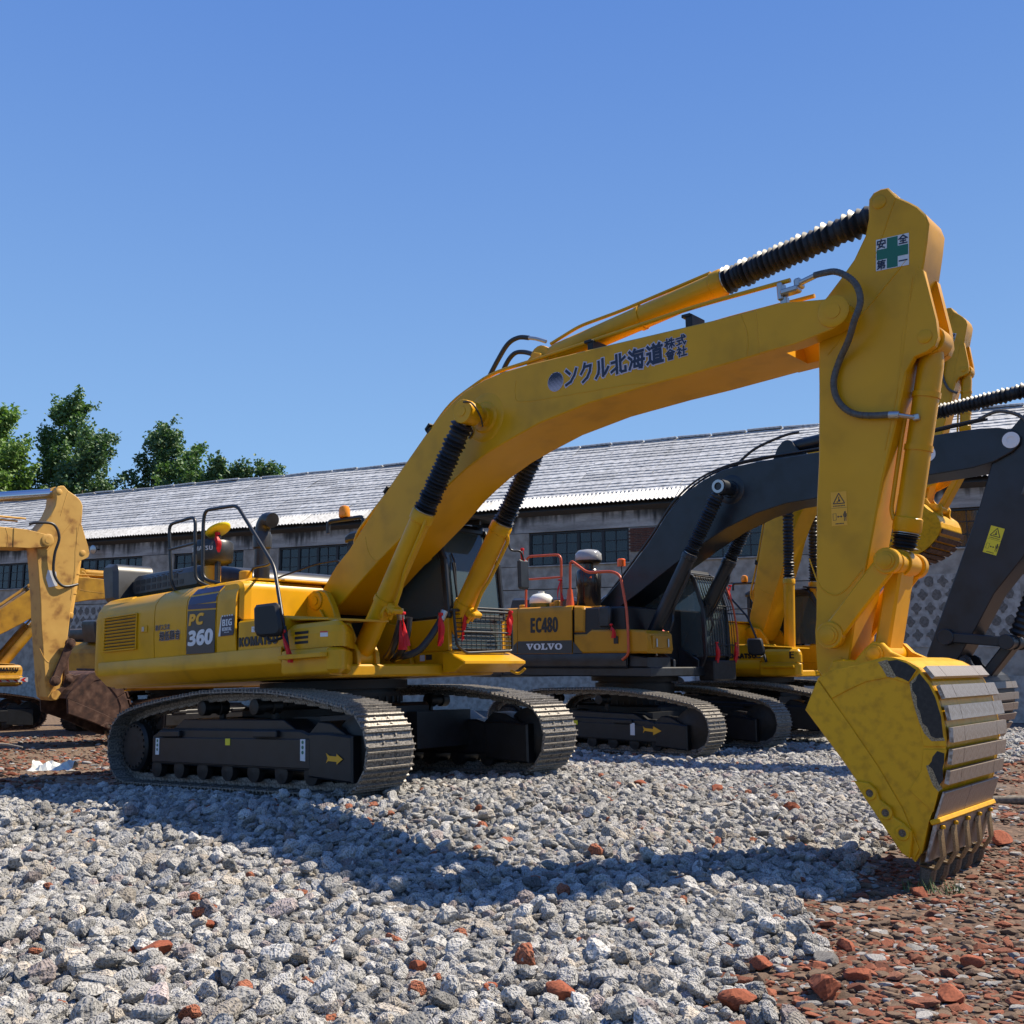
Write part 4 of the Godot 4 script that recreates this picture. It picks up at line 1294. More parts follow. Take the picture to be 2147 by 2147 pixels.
func marks(root, f):
	var z = 1.468
	var s = node("side_decals", root)
	# dark panel with the model number and blue bars above
	decal([-.895, 1.525, -.312, 1.515, -.305, 2.0, -.885, 2.025], z, "number_panel", "decal_grey", s)
	decal([-.885, 2.045, -.305, 2.02, -.302, 2.075, -.88, 2.10], z - .0045, "blue_bar", "decal_blue", s, .006)
	var b = mb()
	b.shell(P([1.462, 2.095, 1.456, 2.14, 1.432, 2.19]), -.88, -.31, .003)
	put(b, "blue_bar", "decal_blue", s)
	b = mb()
	b.shell(P([1.418, 2.215, 1.37, 2.265, 1.345, 2.287]), -.87, -.31, .003)
	put(b, "blue_bar", "decal_blue", s)
	b = mb()
	heavy(b, "PC", .29, .125, plane(-.85, 1.855, z + .003), .006, false, .22)
	put(b, "lettering", "decal_orange", s)
	b = mb()
	heavy(b, "360", .50, .165, plane(-.855, 1.62, z + .003), .008, false, .08)
	put(b, "lettering", "decal_white", s)
	b = mb()
	heavy(b, "KOMATSU", .70, .095, plane(.15, 1.555, 1.452), .006)
	put(b, "lettering", "decal_black", s)
	b = mb()
	for lay in [["decal_lilac", .019, 0.0], ["decal_black", .0135, .003]]:
		b = mb()
		var gx = -1.50
		for g in ["cho", "tei", "so", "on"]:
			glyph(b, g, V(gx, 1.715, z), V(.104, 0, 0), V(0, .105, 0), V(0, 0, 1), lay[1], lay[2])
			gx += .118
		gx = -1.60
		for g in ["hai", "ga", "su", "san", "ji"]:
			glyph(b, g, V(gx, 1.842, z), V(.058, 0, 0), V(0, .062, 0), V(0, 0, 1), lay[1] * .55, lay[2])
			gx += .067
		put(b, "lettering", lay[0], s)
	# rental badge
	decal([-.195, 1.69, .045, 1.69, .065, 1.72, .07, 1.905, -.175, 1.915], z, "badge", "decal_navy", s)
	decal([-.235, 1.69, -.198, 1.69, -.178, 1.912, -.19, 1.90], z, "badge_edge", "decal_white", s)
	for k in 5:
		decal([-.168 + k * .047, 1.906, -.145 + k * .047, 1.906, -.145 + k * .047, 1.922, -.168 + k * .047, 1.922], z + .003, "badge_tooth", "decal_white", s)
	b = mb()
	text(b, "BIG", .185, .075, plane(-.155, 1.80, z + .003))
	text(b, "RENTAL", .185, .04, plane(-.158, 1.745, z + .003))
	text(b, "CO.,LTD", .09, .014, plane(-.115, 1.72, z + .003))
	put(b, "lettering", "decal_white", s)
	decal([.38, 1.70, .54, 1.695, .54, 1.755, .38, 1.76], 1.452, "label", "decal_white", s)
	b = mb()
	for k in 3:
		b.box(V(.46 - (.02 if k == 0 else 0.0), 1.742 - k * .016, 1.4558), V(.09, .004, .001))
	put(b, "label_print", "decal_grey", s)
	# engine door: louvre opening with slats, latch
	b = mb()
	b.box(V(-2.45, 1.87, 1.466), V(.80, .43, .006), .002)
	put(b, "louvre_recess", "black", s)
	for k in 10:
		b = mb()
		b.prism(P([1.470, 1.674 + k * .0415, 1.472, 1.671 + k * .0415, 1.490, 1.684 + k * .0415, 1.490, 1.690 + k * .0415, 1.471, 1.700 + k * .0415]), -2.84, -2.06, 0.0, 0)
		put(b, "louvre_slat", "yellow", s)
	b = mb()
	for q in [[-2.855, 1.87, .02, .45], [-2.045, 1.87, .02, .45]]:
		b.box(V(q[0], q[1], 1.476), V(q[2], q[3], .022), .004)
	for y in [1.653, 2.088]:
		b.box(V(-2.45, y, 1.4765), V(.79, .02, .0225), .004)
	put(b, "louvre_frame", "yellow", s)
	b = mb()
	b.box(V(-1.87, 1.88, 1.471), V(.16, .085, .008), .003)
	put(b, "latch_plate", "yellow_frame", s)
	b = mb()
	b.box(V(-1.885, 1.88, 1.478), V(.05, .06, .012), .004)
	put(b, "latch", "fitting", s)
	for k in 3:
		b = mb()
		b.box(V(1.25, 1.64 - k * .05, 1.446), V(.22, .028, .004), 0.0)
		put(b, "vent_slot", "black", s)
	decal([1.56, 1.58, 1.68, 1.575, 1.68, 1.63, 1.56, 1.635], 1.446, "label", "decal_white", s)
	decal([1.56, 1.622, 1.68, 1.617, 1.68, 1.63, 1.56, 1.635], 1.449, "label_band", "decal_red", s)
	decal([1.02, 1.36, 1.10, 1.36, 1.10, 1.43, 1.02, 1.43], -.459, "label", "decal_white", s)
	decal([1.12, 1.37, 1.22, 1.37, 1.22, 1.43, 1.12, 1.43], -.459, "label", "decal_grey", s)
	# boom lettering
	var boom = f.boom
	var zb = .361
	for lay in [["decal_lilac", .060, 0.0], ["decal_navy", .034, .003]]:
		b = mb()
		var gs = ["n", "ku", "ru", "kita", "umi", "michi"]
		var x0 = 3.985
		for k in 6:
			var w = .152 if k < 3 else .168
			glyph(b, gs[k], V(x0, 3.885 - k * .0035, zb), V(w, -.002, 0), V(0, .185, 0), V(0, 0, 1), lay[1] * .8, lay[2])
			x0 += w + .032
		for k in 4:
			glyph(b, ["kabu", "shiki", "kai", "sha"][k], V(x0 + (k % 2) * .118, 3.97 - (k / 2) * .105, zb), V(.098, -.001, 0), V(0, .093, 0), V(0, 0, 1), lay[1] * .42, lay[2])
		put(b, "lettering", lay[0], boom)
	b = mb()
	b.lathe([[0, 0], [.098, 0], [.098, .004], [0, .004]], V(3.865, 3.965, zb), V(0, 0, 1), 32)
	put(b, "globe_emblem", "decal_lilac", boom)
	b = mb()
	for k in 15:
		var y = -.088 + k * .0125
		var hw = sqrt(maxf(.094 * .094 - y * y, 0.0))
		var th = .0018 + .0045 * clampf((y + .06) / .12, 0.0, 1.0)
		b.box(V(3.865, 3.965 + y, zb + .0042), V(hw * 2.0, th * 2.0, .001))
	put(b, "emblem_lines", "decal_navy", boom)
	# safety board on the arm
	var arm = f.arm
	var q = Transform3D(Basis(V(0, 0, 1), -.10), V(7.165, 4.30, f.aw + .001))
	var bd = node("safety_sticker", arm)
	b = mb()
	b.X = q
	b.box(V(.0, .0, .0015), V(.26, .26, .003), 0.0)
	put(b, "board", "decal_white", bd)
	b = mb()
	b.X = q
	b.box(V(0, 0, .0035), V(.085, .25, .001))
	b.box(V(-.0835, 0, .0035), V(.082, .085, .001))
	b.box(V(.0835, 0, .0035), V(.082, .085, .001))
	put(b, "green_cross", "decal_green", bd)
	b = mb()
	b.X = q
	for k in 4:
		glyph(b, ["an", "zen", "dai", "ichi"][k], V(-.122 + (k % 2) * .172, .052 - (k / 2) * .172, .003), V(.07, 0, 0), V(0, .07, 0), V(0, 0, 1), .011, 0.0)
	put(b, "lettering", "decal_navy", bd)
	warning(arm, Transform3D(Basis(V(0, 0, 1), -.06), V(6.54, 2.32, f.aw + .001)), .13, "decal_orange")

func warning(parent, X, w, ground):
	var s = node("warning_sticker", parent)
	var b = mb()
	b.X = X
	b.box(V(0, 0, .001), V(w, w * 2.1, .002))
	put(b, "board", ground, s)
	b = mb()
	b.X = X
	var t = w * .36
	var c = [V(-t, w * .32, .0025), V(t, w * .32, .0025), V(0, w * .96, .0025)]
	for k in 3:
		b.bar(c[k], c[(k + 1) % 3], .001 + k * .0002, w * .055, 0.0, V(0, 0, 1).cross((c[(k + 1) % 3] - c[k]).normalized()))
	b.box(V(.02 * w, w * .5, .0025), V(w * .12, w * .14, .001))
	b.box(V(-.1 * w, w * .42, .0025), V(w * .1, w * .06, .001))
	b.box(V(.0, w * .66, .0025), V(w * .05, w * .16, .001))
	for k in 8:
		b.box(V(-w * .33 + k * w * .095, w * .17, .0025), V(w * .06, w * .07, .001))
		if k < 6:
			b.box(V(-w * .22 + k * w * .09, -w * .93, .0025), V(w * .06, w * .07, .001))
	b.box(V(0, w * .05, .0022), V(w * .96, w * .018, .001))
	for q in [[-.4, -.5, .02, .42], [-.2, -.5, .02, .42], [-.3, -.3, .2, .02], [-.3, -.7, .2, .02], [.02, -.5, .2, .035], [.36, -.42, .09, .26], [.31, -.66, .04, .26], [.41, -.66, .04, .26], [.27, -.42, .04, .2], [.45, -.42, .04, .2]]:
		b.box(V(q[0] * w, q[1] * w, .0026), V(q[2] * w, q[3] * w, .001))
	for sg in [-1.0, 1.0]:
		b.face(V((.02 + sg * .17) * w, -.5 * w, .0029), V((.02 + sg * .07) * w, -.42 * w, .0029), V((.02 + sg * .07) * w, -.58 * w, .0029), V(0, 0, 1))
	b.cyl(V(.36 * w, -.24 * w, .002), V(.36 * w, -.24 * w, .003), .055 * w, 12)
	put(b, "pictogram", "decal_black", s)
	return s

# ---------------------------------------------------------------- the dark-boomed excavator
const VBOOM = [-.85, 2.62, -.70, 2.80, -.30, 3.14, 0, 3.40, .64, 4.05, 1.10, 4.61, 1.51, 4.98, 1.94, 5.20, 2.36, 5.35, 2.58, 5.38, 3.16, 5.42, 4.24, 5.43, 6.18, 5.43, 6.56, 5.44, 7.02, 5.44, 7.31, 5.41, 7.52, 5.34, 7.62, 5.22, 7.60, 5.10, 7.48, 4.99, 7.21, 4.87, 6.89, 4.81, 6.52, 4.79, 6.05, 4.77, 4.20, 4.60, 3.64, 4.57, 3.05, 4.45, 2.40, 4.22, 1.83, 3.93, 1.24, 3.60, .41, 3.09, -.27, 2.70, -.62, 2.46, -.80, 2.45]
const VARM = [5.95, 1.82, 5.99, 1.68, 6.2, 1.62, 6.40, 1.70, 6.72, 2.21, 7.05, 2.78, 7.52, 3.34, 7.85, 4.1, 8.0, 4.6, 8.30, 5.4, 8.42, 6.0, 8.34, 6.25, 8.1, 6.2, 7.75, 5.66, 7.45, 5.35, 7.15, 4.85, 6.93, 4.21, 6.52, 3.19]

func dark_excavator():
	var root = thing("excavator", "large excavator with dark charcoal boom, orange yellow body and orange handrails", "excavator", Transform3D(Basis(V(0, 1, 0), deg_to_rad(-41.0)), V(2.5, -.2, -20.6)))
	var q = {"front": 2.16, "cy": .53, "r": .49, "w": .6, "pitch": .216, "carriers": [.15, -1.0], "carry": 1.0, "top": [Vector2(1.6, 1.13), Vector2(.85, 1.21), Vector2(.15, 1.24), Vector2(-.6, 1.22), Vector2(-1.3, 1.20), Vector2(-1.75, 1.08)]}
	track(root, 1.30, q, "shoe")
	track(root, -1.30, q, "shoe")
	base_frame(root, 1.3, "undercarriage", 1.34)
	marks_on_track(root, 1.53)
	# body
	var b = mb()
	b.prism(P([-3.3, -1.4, 1.3, -1.4, 1.3, 1.38, -3.3, 1.38]), 1.44, 1.62, .02, 1)
	b.prism(P([-.9, 1.6, 1.25, 1.6, 1.25, 1.75, .5, 2.2, -.3, 2.7, -.75, 2.8, -.95, 2.6]), -.5, -.42, .01)
	b.prism(P([-.9, 1.6, 1.25, 1.6, 1.25, 1.75, .5, 2.2, -.3, 2.7, -.75, 2.8, -.95, 2.6]), .42, .5, .01)
	for s in [-1.0, 1.0]:
		for zz in [.58, .88]:
			b.prism(P([.45, 1.6, .55, 1.95, .68, 2.05, .85, 2.0, .95, 1.85, .95, 1.6]), s * zz, s * (zz + .06), .008)
	put(b, "revolving_frame", "charcoal", root)
	b = mb()
	b.box(V(-1.15, 2.2, 0), V(3.9, 1.14, 2.86), .03)
	put(b, "body_core", "black", root)
	b = mb()
	b.shell(P([1.40, 1.62, 1.46, 1.66, 1.46, 1.86, 1.42, 1.87]), -3.0, .82, .03)
	b.prism(P([.82, 1.62, 1.25, 1.62, 1.25, 1.80, .82, 1.86]), .6, 1.40, .02)
	put(b, "skirt", "charcoal", root)
	b = mb()
	var cw = [-2.35, 1.43, -2.6, 1.46]
	for k in 11:
		var a = -.40 + .80 * k / 10.0
		cw += [-3.7 * cos(a), -3.7 * sin(a)]
	cw += [-2.6, -1.46, -2.35, -1.43]
	b.rings(P(cw), [[1.4, .14], [1.46, .03], [1.6, 0.0], [2.5, 0.0], [2.7, .05], [2.82, .2]], 1, .7)
	put(b, "counterweight", "charcoal", root)
	var pr = P([1.445, 1.88, 1.465, 1.95, 1.465, 2.70, 1.455, 2.78, 1.42, 2.805, 1.1, 2.81])
	for x in [[-2.6, -1.875], [-1.862, -.455]]:
		b = mb()
		b.shell(pr, x[0], x[1], .022)
		put(b, "side_panel", "orange_yellow", root)
	b = mb()
	b.box(V(-1.3, 2.80, 0), V(2.6, .03, 2.3), .006)
	put(b, "deck", "orange_yellow", root)
	# black band with lettering
	decal([-1.86, 1.885, -.455, 1.885, -.455, 2.14, -1.86, 2.135], 1.490, "black_band", "decal_grey", root)
	decal([-2.16, 1.885, -1.88, 1.885, -1.88, 2.13], 1.490, "black_band", "decal_grey", root)
	b = mb()
	heavy(b, "EC480", .70, .295, plane(-1.51, 2.31, 1.488), .007)
	put(b, "lettering", "decal_black", root)
	b = mb()
	heavy(b, "VOLVO", .92, .115, plane(-1.62, 1.965, 1.494), .005, true)
	put(b, "lettering", "decal_white", root)
	# stepped tool box and slope behind it
	b = mb()
	b.rings(P([-.43, 1.90, -.18, 1.875, 1.30, 1.875, 1.335, 1.95, 1.31, 2.24, 1.25, 2.30, .80, 2.335, .0, 2.34, -.12, 2.26, -.43, 2.26]), [[.62, .02], [.66, 0.0], [1.42, 0.0], [1.46, .012], [1.48, .04]], 2, .8)
	put(b, "tool_box", "orange_yellow", root)
	b = mb()
	b.rings(P([-.44, 2.28, -.16, 2.28, -.15, 2.74, -.19, 2.79, -.26, 2.812, -.44, 2.815]), [[.2, .02], [.24, 0.0], [1.40, 0.0], [1.44, .015], [1.465, .04]], 2, .8)
	put(b, "tank_cover", "orange_yellow", root)
	b = mb()
	b.box(V(1.335, 2.09, 1.05), V(.02, .24, .62), .006)
	put(b, "front_door", "orange_yellow", root)
	for z in [1.25, .85]:
		b = mb()
		b.box(V(1.36, 2.07, z), V(.03, .16, .035), .008)
		put(b, "latch", "fitting", root)
	decal([-.43, 1.885, -.20, 1.885, -.43, 2.12], 1.485, "black_band", "decal_grey", root)
	b = mb()
	b.rings(P([.28, 2.40, .32, 2.37, .50, 2.37, .53, 2.40, .55, 2.72, .52, 2.77, .30, 2.77, .27, 2.74]), [[1.5, .03], [1.53, 0.0], [1.58, 0.0], [1.61, .03]], 2, .6)
	put(b, "mirror", "charcoal", root)
	b = mb()
	b.box(V(.60, 2.13, 1.49), V(.10, .14, .02), .004)
	b.tube(pipe([V(.60, 2.2, 1.50), V(.60, 2.3, 1.53), V(.48, 2.33, 1.55), V(.46, 2.4, 1.55)], .05), .012, 6)
	put(b, "mirror_arm", "black", root)
	# orange rails
	rail(root, [V(-1.80, 2.80, 1.30), V(-1.79, 3.90, 1.30), V(-.86, 3.88, 1.30), V(-.86, 2.80, 1.30)], .026, "rail_orange", "handrail", .14)
	rail(root, [V(-1.79, 3.42, 1.30), V(-.86, 3.42, 1.30)], .02, "rail_orange")
	rail(root, [V(-.64, 2.80, 1.30), V(-.63, 3.76, 1.30), V(-.20, 3.47, 1.30), V(.42, 3.46, 1.32), V(.64, 3.36, 1.36), V(.82, 2.72, 1.44), V(.90, 2.31, 1.52), V(.92, 1.85, 1.54), V(.75, 1.76, 1.50)], .027, "rail_orange", "handrail", .12)
	rail(root, [V(-.62, 2.95, .9), V(-.60, 3.4, .9), V(-.40, 3.42, .9)], .02, "rail_orange")
	b = mb()
	b.lathe([[0, 0], [.09, 0], [.05, .35], [0, .35]], V(-.64, 2.81, 1.30), V(0, 1, 0), 12)
	put(b, "rail_foot", "rail_orange", root)
	# intake, caps, bottle
	b = mb()
	b.lathe([[0, 0], [.24, 0], [.25, .02], [.25, .40], [.26, .42], [.26, .74], [.22, .79], [.10, .80], [.10, .92], [.16, .94]], V(-.60, 2.80, .72), V(0, 1, 0), 24)
	put(b, "air_cleaner", "black_gloss", root)
	b = mb()
	b.lathe([[0, 0], [.22, 0], [.26, .03], [.27, .06]], V(-.60, 3.72, .72), V(0, 1, 0), 24)
	put(b, "bowl_base", "black", root)
	b = mb()
	b.lathe([[.27, 0], [.28, .02], [.27, .14], [.20, .21], [.08, .23], [0, .23]], V(-.60, 3.78, .72), V(0, 1, 0), 24)
	put(b, "bowl", "clear_bowl", root)
	for p in [[-1.32, 1.0, .07, .12], [-1.18, 1.02, .085, .16], [-2.05, 1.1, .08, .1]]:
		b = mb()
		b.cyl(V(p[0], 2.81, p[1]), V(p[0], 2.81 + p[3], p[1]), p[2], 16, .015)
		put(b, "filler_cap", "orange_yellow", root)
	b = mb()
	b.rings(P([-3.0, 2.82, -1.4, 2.82, -.95, 2.9, -.95, 3.0, -1.3, 3.08, -2.9, 3.12]), [[-1.2, .05], [-1.1, 0.0], [.40, 0.0], [.5, .05]], 2, .7)
	put(b, "engine_hood", "grey_plastic", root)
	# cab with a cage of upright bars
	var c = node("cab", root)
	b = mb()
	var cp = P([-.35, 1.62, 1.25, 1.62, 1.36, 1.85, 1.32, 2.8, 1.12, 3.42, .95, 3.52, -.35, 3.52])
	for z in [[-.56, -.50], [-1.48, -1.42]]:
		for i in cp.size():
			var u = cp[i]
			var w = cp[(i + 1) % cp.size()]
			b.bar(V(u.x, u.y, (z[0] + z[1]) * .5), V(w.x, w.y, (z[0] + z[1]) * .5), .06, .08, .01, V(0, 0, 1).cross(V(w.x - u.x, w.y - u.y).normalized()))
	for i in [2, 3, 4, 5, 6]:
		b.bar(V(cp[i].x, cp[i].y, -.5), V(cp[i].x, cp[i].y, -1.46), .05, .05, .01)
	b.prism(P([-.38, 3.50, .98, 3.50, .92, 3.60, -.38, 3.60]), -1.5, -.48, .03)
	b.prism(P([-.35, 1.62, 1.25, 1.62, 1.33, 1.82, -.35, 1.82]), -1.46, -.52, .01)
	b.prism(P([-.36, 1.7, -.32, 1.7, -.32, 3.52, -.36, 3.52]), -1.46, -.52, 0.0)
	put(b, "frame", "charcoal", c)
	b = mb()
	b.prism(P([1.345, 1.86, 1.355, 1.86, 1.315, 2.8, 1.12, 3.41, 1.11, 3.41, 1.305, 2.8]), -1.44, -.54, 0.0)
	put(b, "windscreen", "glass", c)
	b = mb()
	b.prism(P([-.30, 1.85, 1.30, 1.85, 1.28, 2.8, 1.08, 3.44, -.30, 3.48]), -.535, -.528, 0.0)
	put(b, "side_window", "glass", c)
	b = mb()
	b.box(V(.2, 2.3, -.98), V(.5, .9, .55), .1)
	put(b, "seat", "seat", c)
	for k in 11:
		b = mb()
		var z = -.50 - k * .098
		b.tube([V(1.50, 1.84, z), V(1.48, 2.4, z), V(1.42, 2.85, z), V(1.28, 3.28, z), V(1.18, 3.46, z)], .008, 6)
		put(b, "guard_bar", "steel_dark", c)
	for y in [[1.84, 1.50], [2.06, 1.50], [2.85, 1.43], [3.46, 1.19]]:
		b = mb()
		b.tube([V(y[1], y[0], -.48), V(y[1], y[0], -1.5)], .011, 6)
		put(b, "guard_rail", "steel_dark", c)
	rail(c, [V(1.55, 1.84, -1.52), V(1.53, 2.4, -1.52), V(1.46, 2.85, -1.52), V(1.30, 3.30, -1.52)], .02, "rail_orange", "grab_rail")
	b = mb()
	b.box(V(1.35, 1.55, -1.0), V(.35, .4, .9), .02)
	put(b, "cab_step", "steel_dark", c)
	b = mb()
	b.tube([V(-.35, 3.0, -.2), V(-.42, 3.72, -.2)], .012, 6)
	put(b, "beacon_stalk", "black", root)
	b = mb()
	b.lathe([[0, 0], [.09, 0], [.09, .14], [.07, .16], [0, .16]], V(-.42, 3.72, -.2), V(0, 1, 0), 16)
	put(b, "beacon", "orange_lamp", root)
	# boom, arm, rams
	b = mb()
	b.prism(P(VBOOM), -.40, .40, .014)
	var boom = put(b, "boom", "boom_charcoal", root)
	b = mb()
	for s in [-1.0, 1.0]:
		b.lathe([[0, 0], [.13, 0], [.13, .012], [.06, .016], [.06, .006], [0, .006]], V(7.48, 5.18, s * .40), V(0, 0, s), 26)
	put(b, "pin_cap", "white", boom)
	b = mb()
	for s in [-1.0, 1.0]:
		b.lathe([[0, 0], [.28, 0], [.26, .01], [.17, .012], [.15, .05], [.12, .05], [.12, .42], [0, .42]], V(2.54, 4.95, s * .40), V(0, 0, s), 26)
	put(b, "boom_boss", "boom_charcoal", boom)
	b = mb()
	for s in [-1.0, 1.0]:
		b.lathe([[.075, 0], [.125, 0], [.125, .01], [.075, .01]], V(2.54, 4.95, s * .885), V(0, 0, s), 26)
	put(b, "pin_ring", "fitting", boom)
	b = mb()
	text(b, "VOLVO", 1.75, .27, Transform3D(Basis(), V(4.57, 5.0, .401)), true, true)
	put(b, "lettering", "white", boom)
	b = mb()
	b.prism(P([3.3, 5.42, 3.42, 5.68, 3.56, 5.78, 3.70, 5.74, 3.85, 5.55, 4.1, 5.43]), .12, .19, .01)
	b.prism(P([3.3, 5.42, 3.42, 5.68, 3.56, 5.78, 3.70, 5.74, 3.85, 5.55, 4.1, 5.43]), -.19, -.12, .01)
	put(b, "bracket", "boom_charcoal", boom)
	for z in [.3, .18]:
		hose(boom, [V(-.45, 3.06, z), V(.1, 3.62, z), V(.75, 4.32, z), V(1.2, 4.86, z), V(1.75, 5.24, z), V(2.4, 5.44, z), V(3.1, 5.5, z), V(3.6, 5.52, z * .8), V(4.6, 5.52, z), V(5.8, 5.52, z), V(6.6, 5.58, z), V(7.1, 5.62, z)], .022, "hose", "pipe")
	hose(boom, [V(2.45, 5.42, .1), V(2.9, 5.72, .12), V(3.5, 5.9, .1), V(3.8, 5.93, .06)], .028)
	hose(boom, [V(7.0, 5.62, .28), V(7.35, 5.68, .36), V(7.72, 5.45, .40), V(7.80, 4.9, .40), V(7.58, 4.3, .36)], .03, "hose_grey")
	b = mb()
	b.prism(P(VARM), -.33, .33, .014)
	var arm = put(b, "arm", "boom_charcoal", root)
	warning(arm, Transform3D(Basis(V(0, 0, 1), -.36), V(7.10, 3.62, .331)), .21, "decal_yellow")
	for s in [-1.0, 1.0]:
		b = mb()
		b.bar(V(6.30, 2.11, s * .40), V(7.20, 2.02, s * .40), .07, .16, .015, V(0, 1, 0))
		b.cyl(V(6.30, 2.11, s * .34), V(6.30, 2.11, s * .46), .13, 20, .01)
		b.cyl(V(7.20, 2.02, s * .34), V(7.20, 2.02, s * .46), .12, 20, .01)
		put(b, "link", "boom_charcoal", root)
	b = mb()
	b.bar(V(7.2, 2.02, 0), V(6.74, 1.45, 0), .34, .16, .02, V(0, 0, 1).cross(V(-.6, -.75, 0).normalized()))
	b.cyl(V(7.2, 2.02, -.3), V(7.2, 2.02, .3), .10, 16, .008)
	put(b, "bucket_link", "boom_charcoal", root)
	bucket_k(root, Transform3D(Basis(V(0, 0, 1), deg_to_rad(-20.0)).scaled(V(1.15, 1.15, 1.15)), V(6.12, 1.74)) * Transform3D(Basis(), V(-KPIN.x, -KPIN.y)), "boom_charcoal", {})
	for s in [1.0, -1.0]:
		var r = ram(root, "boom_cylinder", V(.70, 1.80, s * .76), V(2.54, 4.95, s * .76), .62, .135, .12, "boom_charcoal", true, "chrome", 22, .12)
		var d = (V(2.54, 4.95) - V(.70, 1.80)).normalized()
		var sd = V(0, 0, 1).cross(d)
		b = mb()
		var f0 = V(.70, 1.80, s * .76)
		b.tube(pipe([f0 + d * .75 - sd * .30, f0 + d * .95 - sd * .28, f0 + d * 1.05 - sd * .18 + V(0, 0, -.05 * s), f0 + d * 1.2 - sd * .17, f0 + d * 1.9 - sd * .17, f0 + d * 2.0 - sd * .12], .08), .024, 8)
		put(b, "cylinder_pipe", "boom_charcoal", r)
	ram(root, "arm_cylinder", V(3.56, 5.66, 0), V(8.28, 6.10, 0), .54, .135, .11, "boom_charcoal", true, "chrome", 30, .1)
	ram(root, "bucket_cylinder", V(8.15, 4.3, .0), V(7.2, 2.02, .0), .3, .11, .105, "boom_charcoal", true, "chrome", 20, .1)
	# hoses in front
	for k in 3:
		var dz = .30 - k * .12
		hose(root, [V(.72, 2.75 - k * .05, dz + .1), V(.80, 2.3, dz + .12), V(.72, 1.95, dz + .1), V(.45, 1.80, dz)], .032, "hose_grey" if k == 0 else "hose")
	hose(root, [V(-.42, 3.08, .28), V(-.62, 2.95, .3), V(-.72, 2.75, .3)], .04, "fitting", "fitting")
	hose(root, [V(-.5, 3.05, .15), V(-.68, 2.95, .15), V(-.8, 2.72, .15)], .04, "hose")
	return root

func marks_on_track(root, z):
	var s = node("track_decals", root)
	decal([-.55, .52, -.30, .52, -.30, .60, -.55, .60], z, "label", "decal_yellow", s)
	decal([.92, .38, 1.02, .38, 1.02, .60, .92, .60], z, "label", "decal_white", s)
	decal([1.24, .47, 1.42, .455, 1.42, .40, 1.60, .48, 1.42, .56, 1.42, .51, 1.24, .52, 1.20, .55, 1.22, .49, 1.20, .43], z, "arrow", "decal_orange", s)

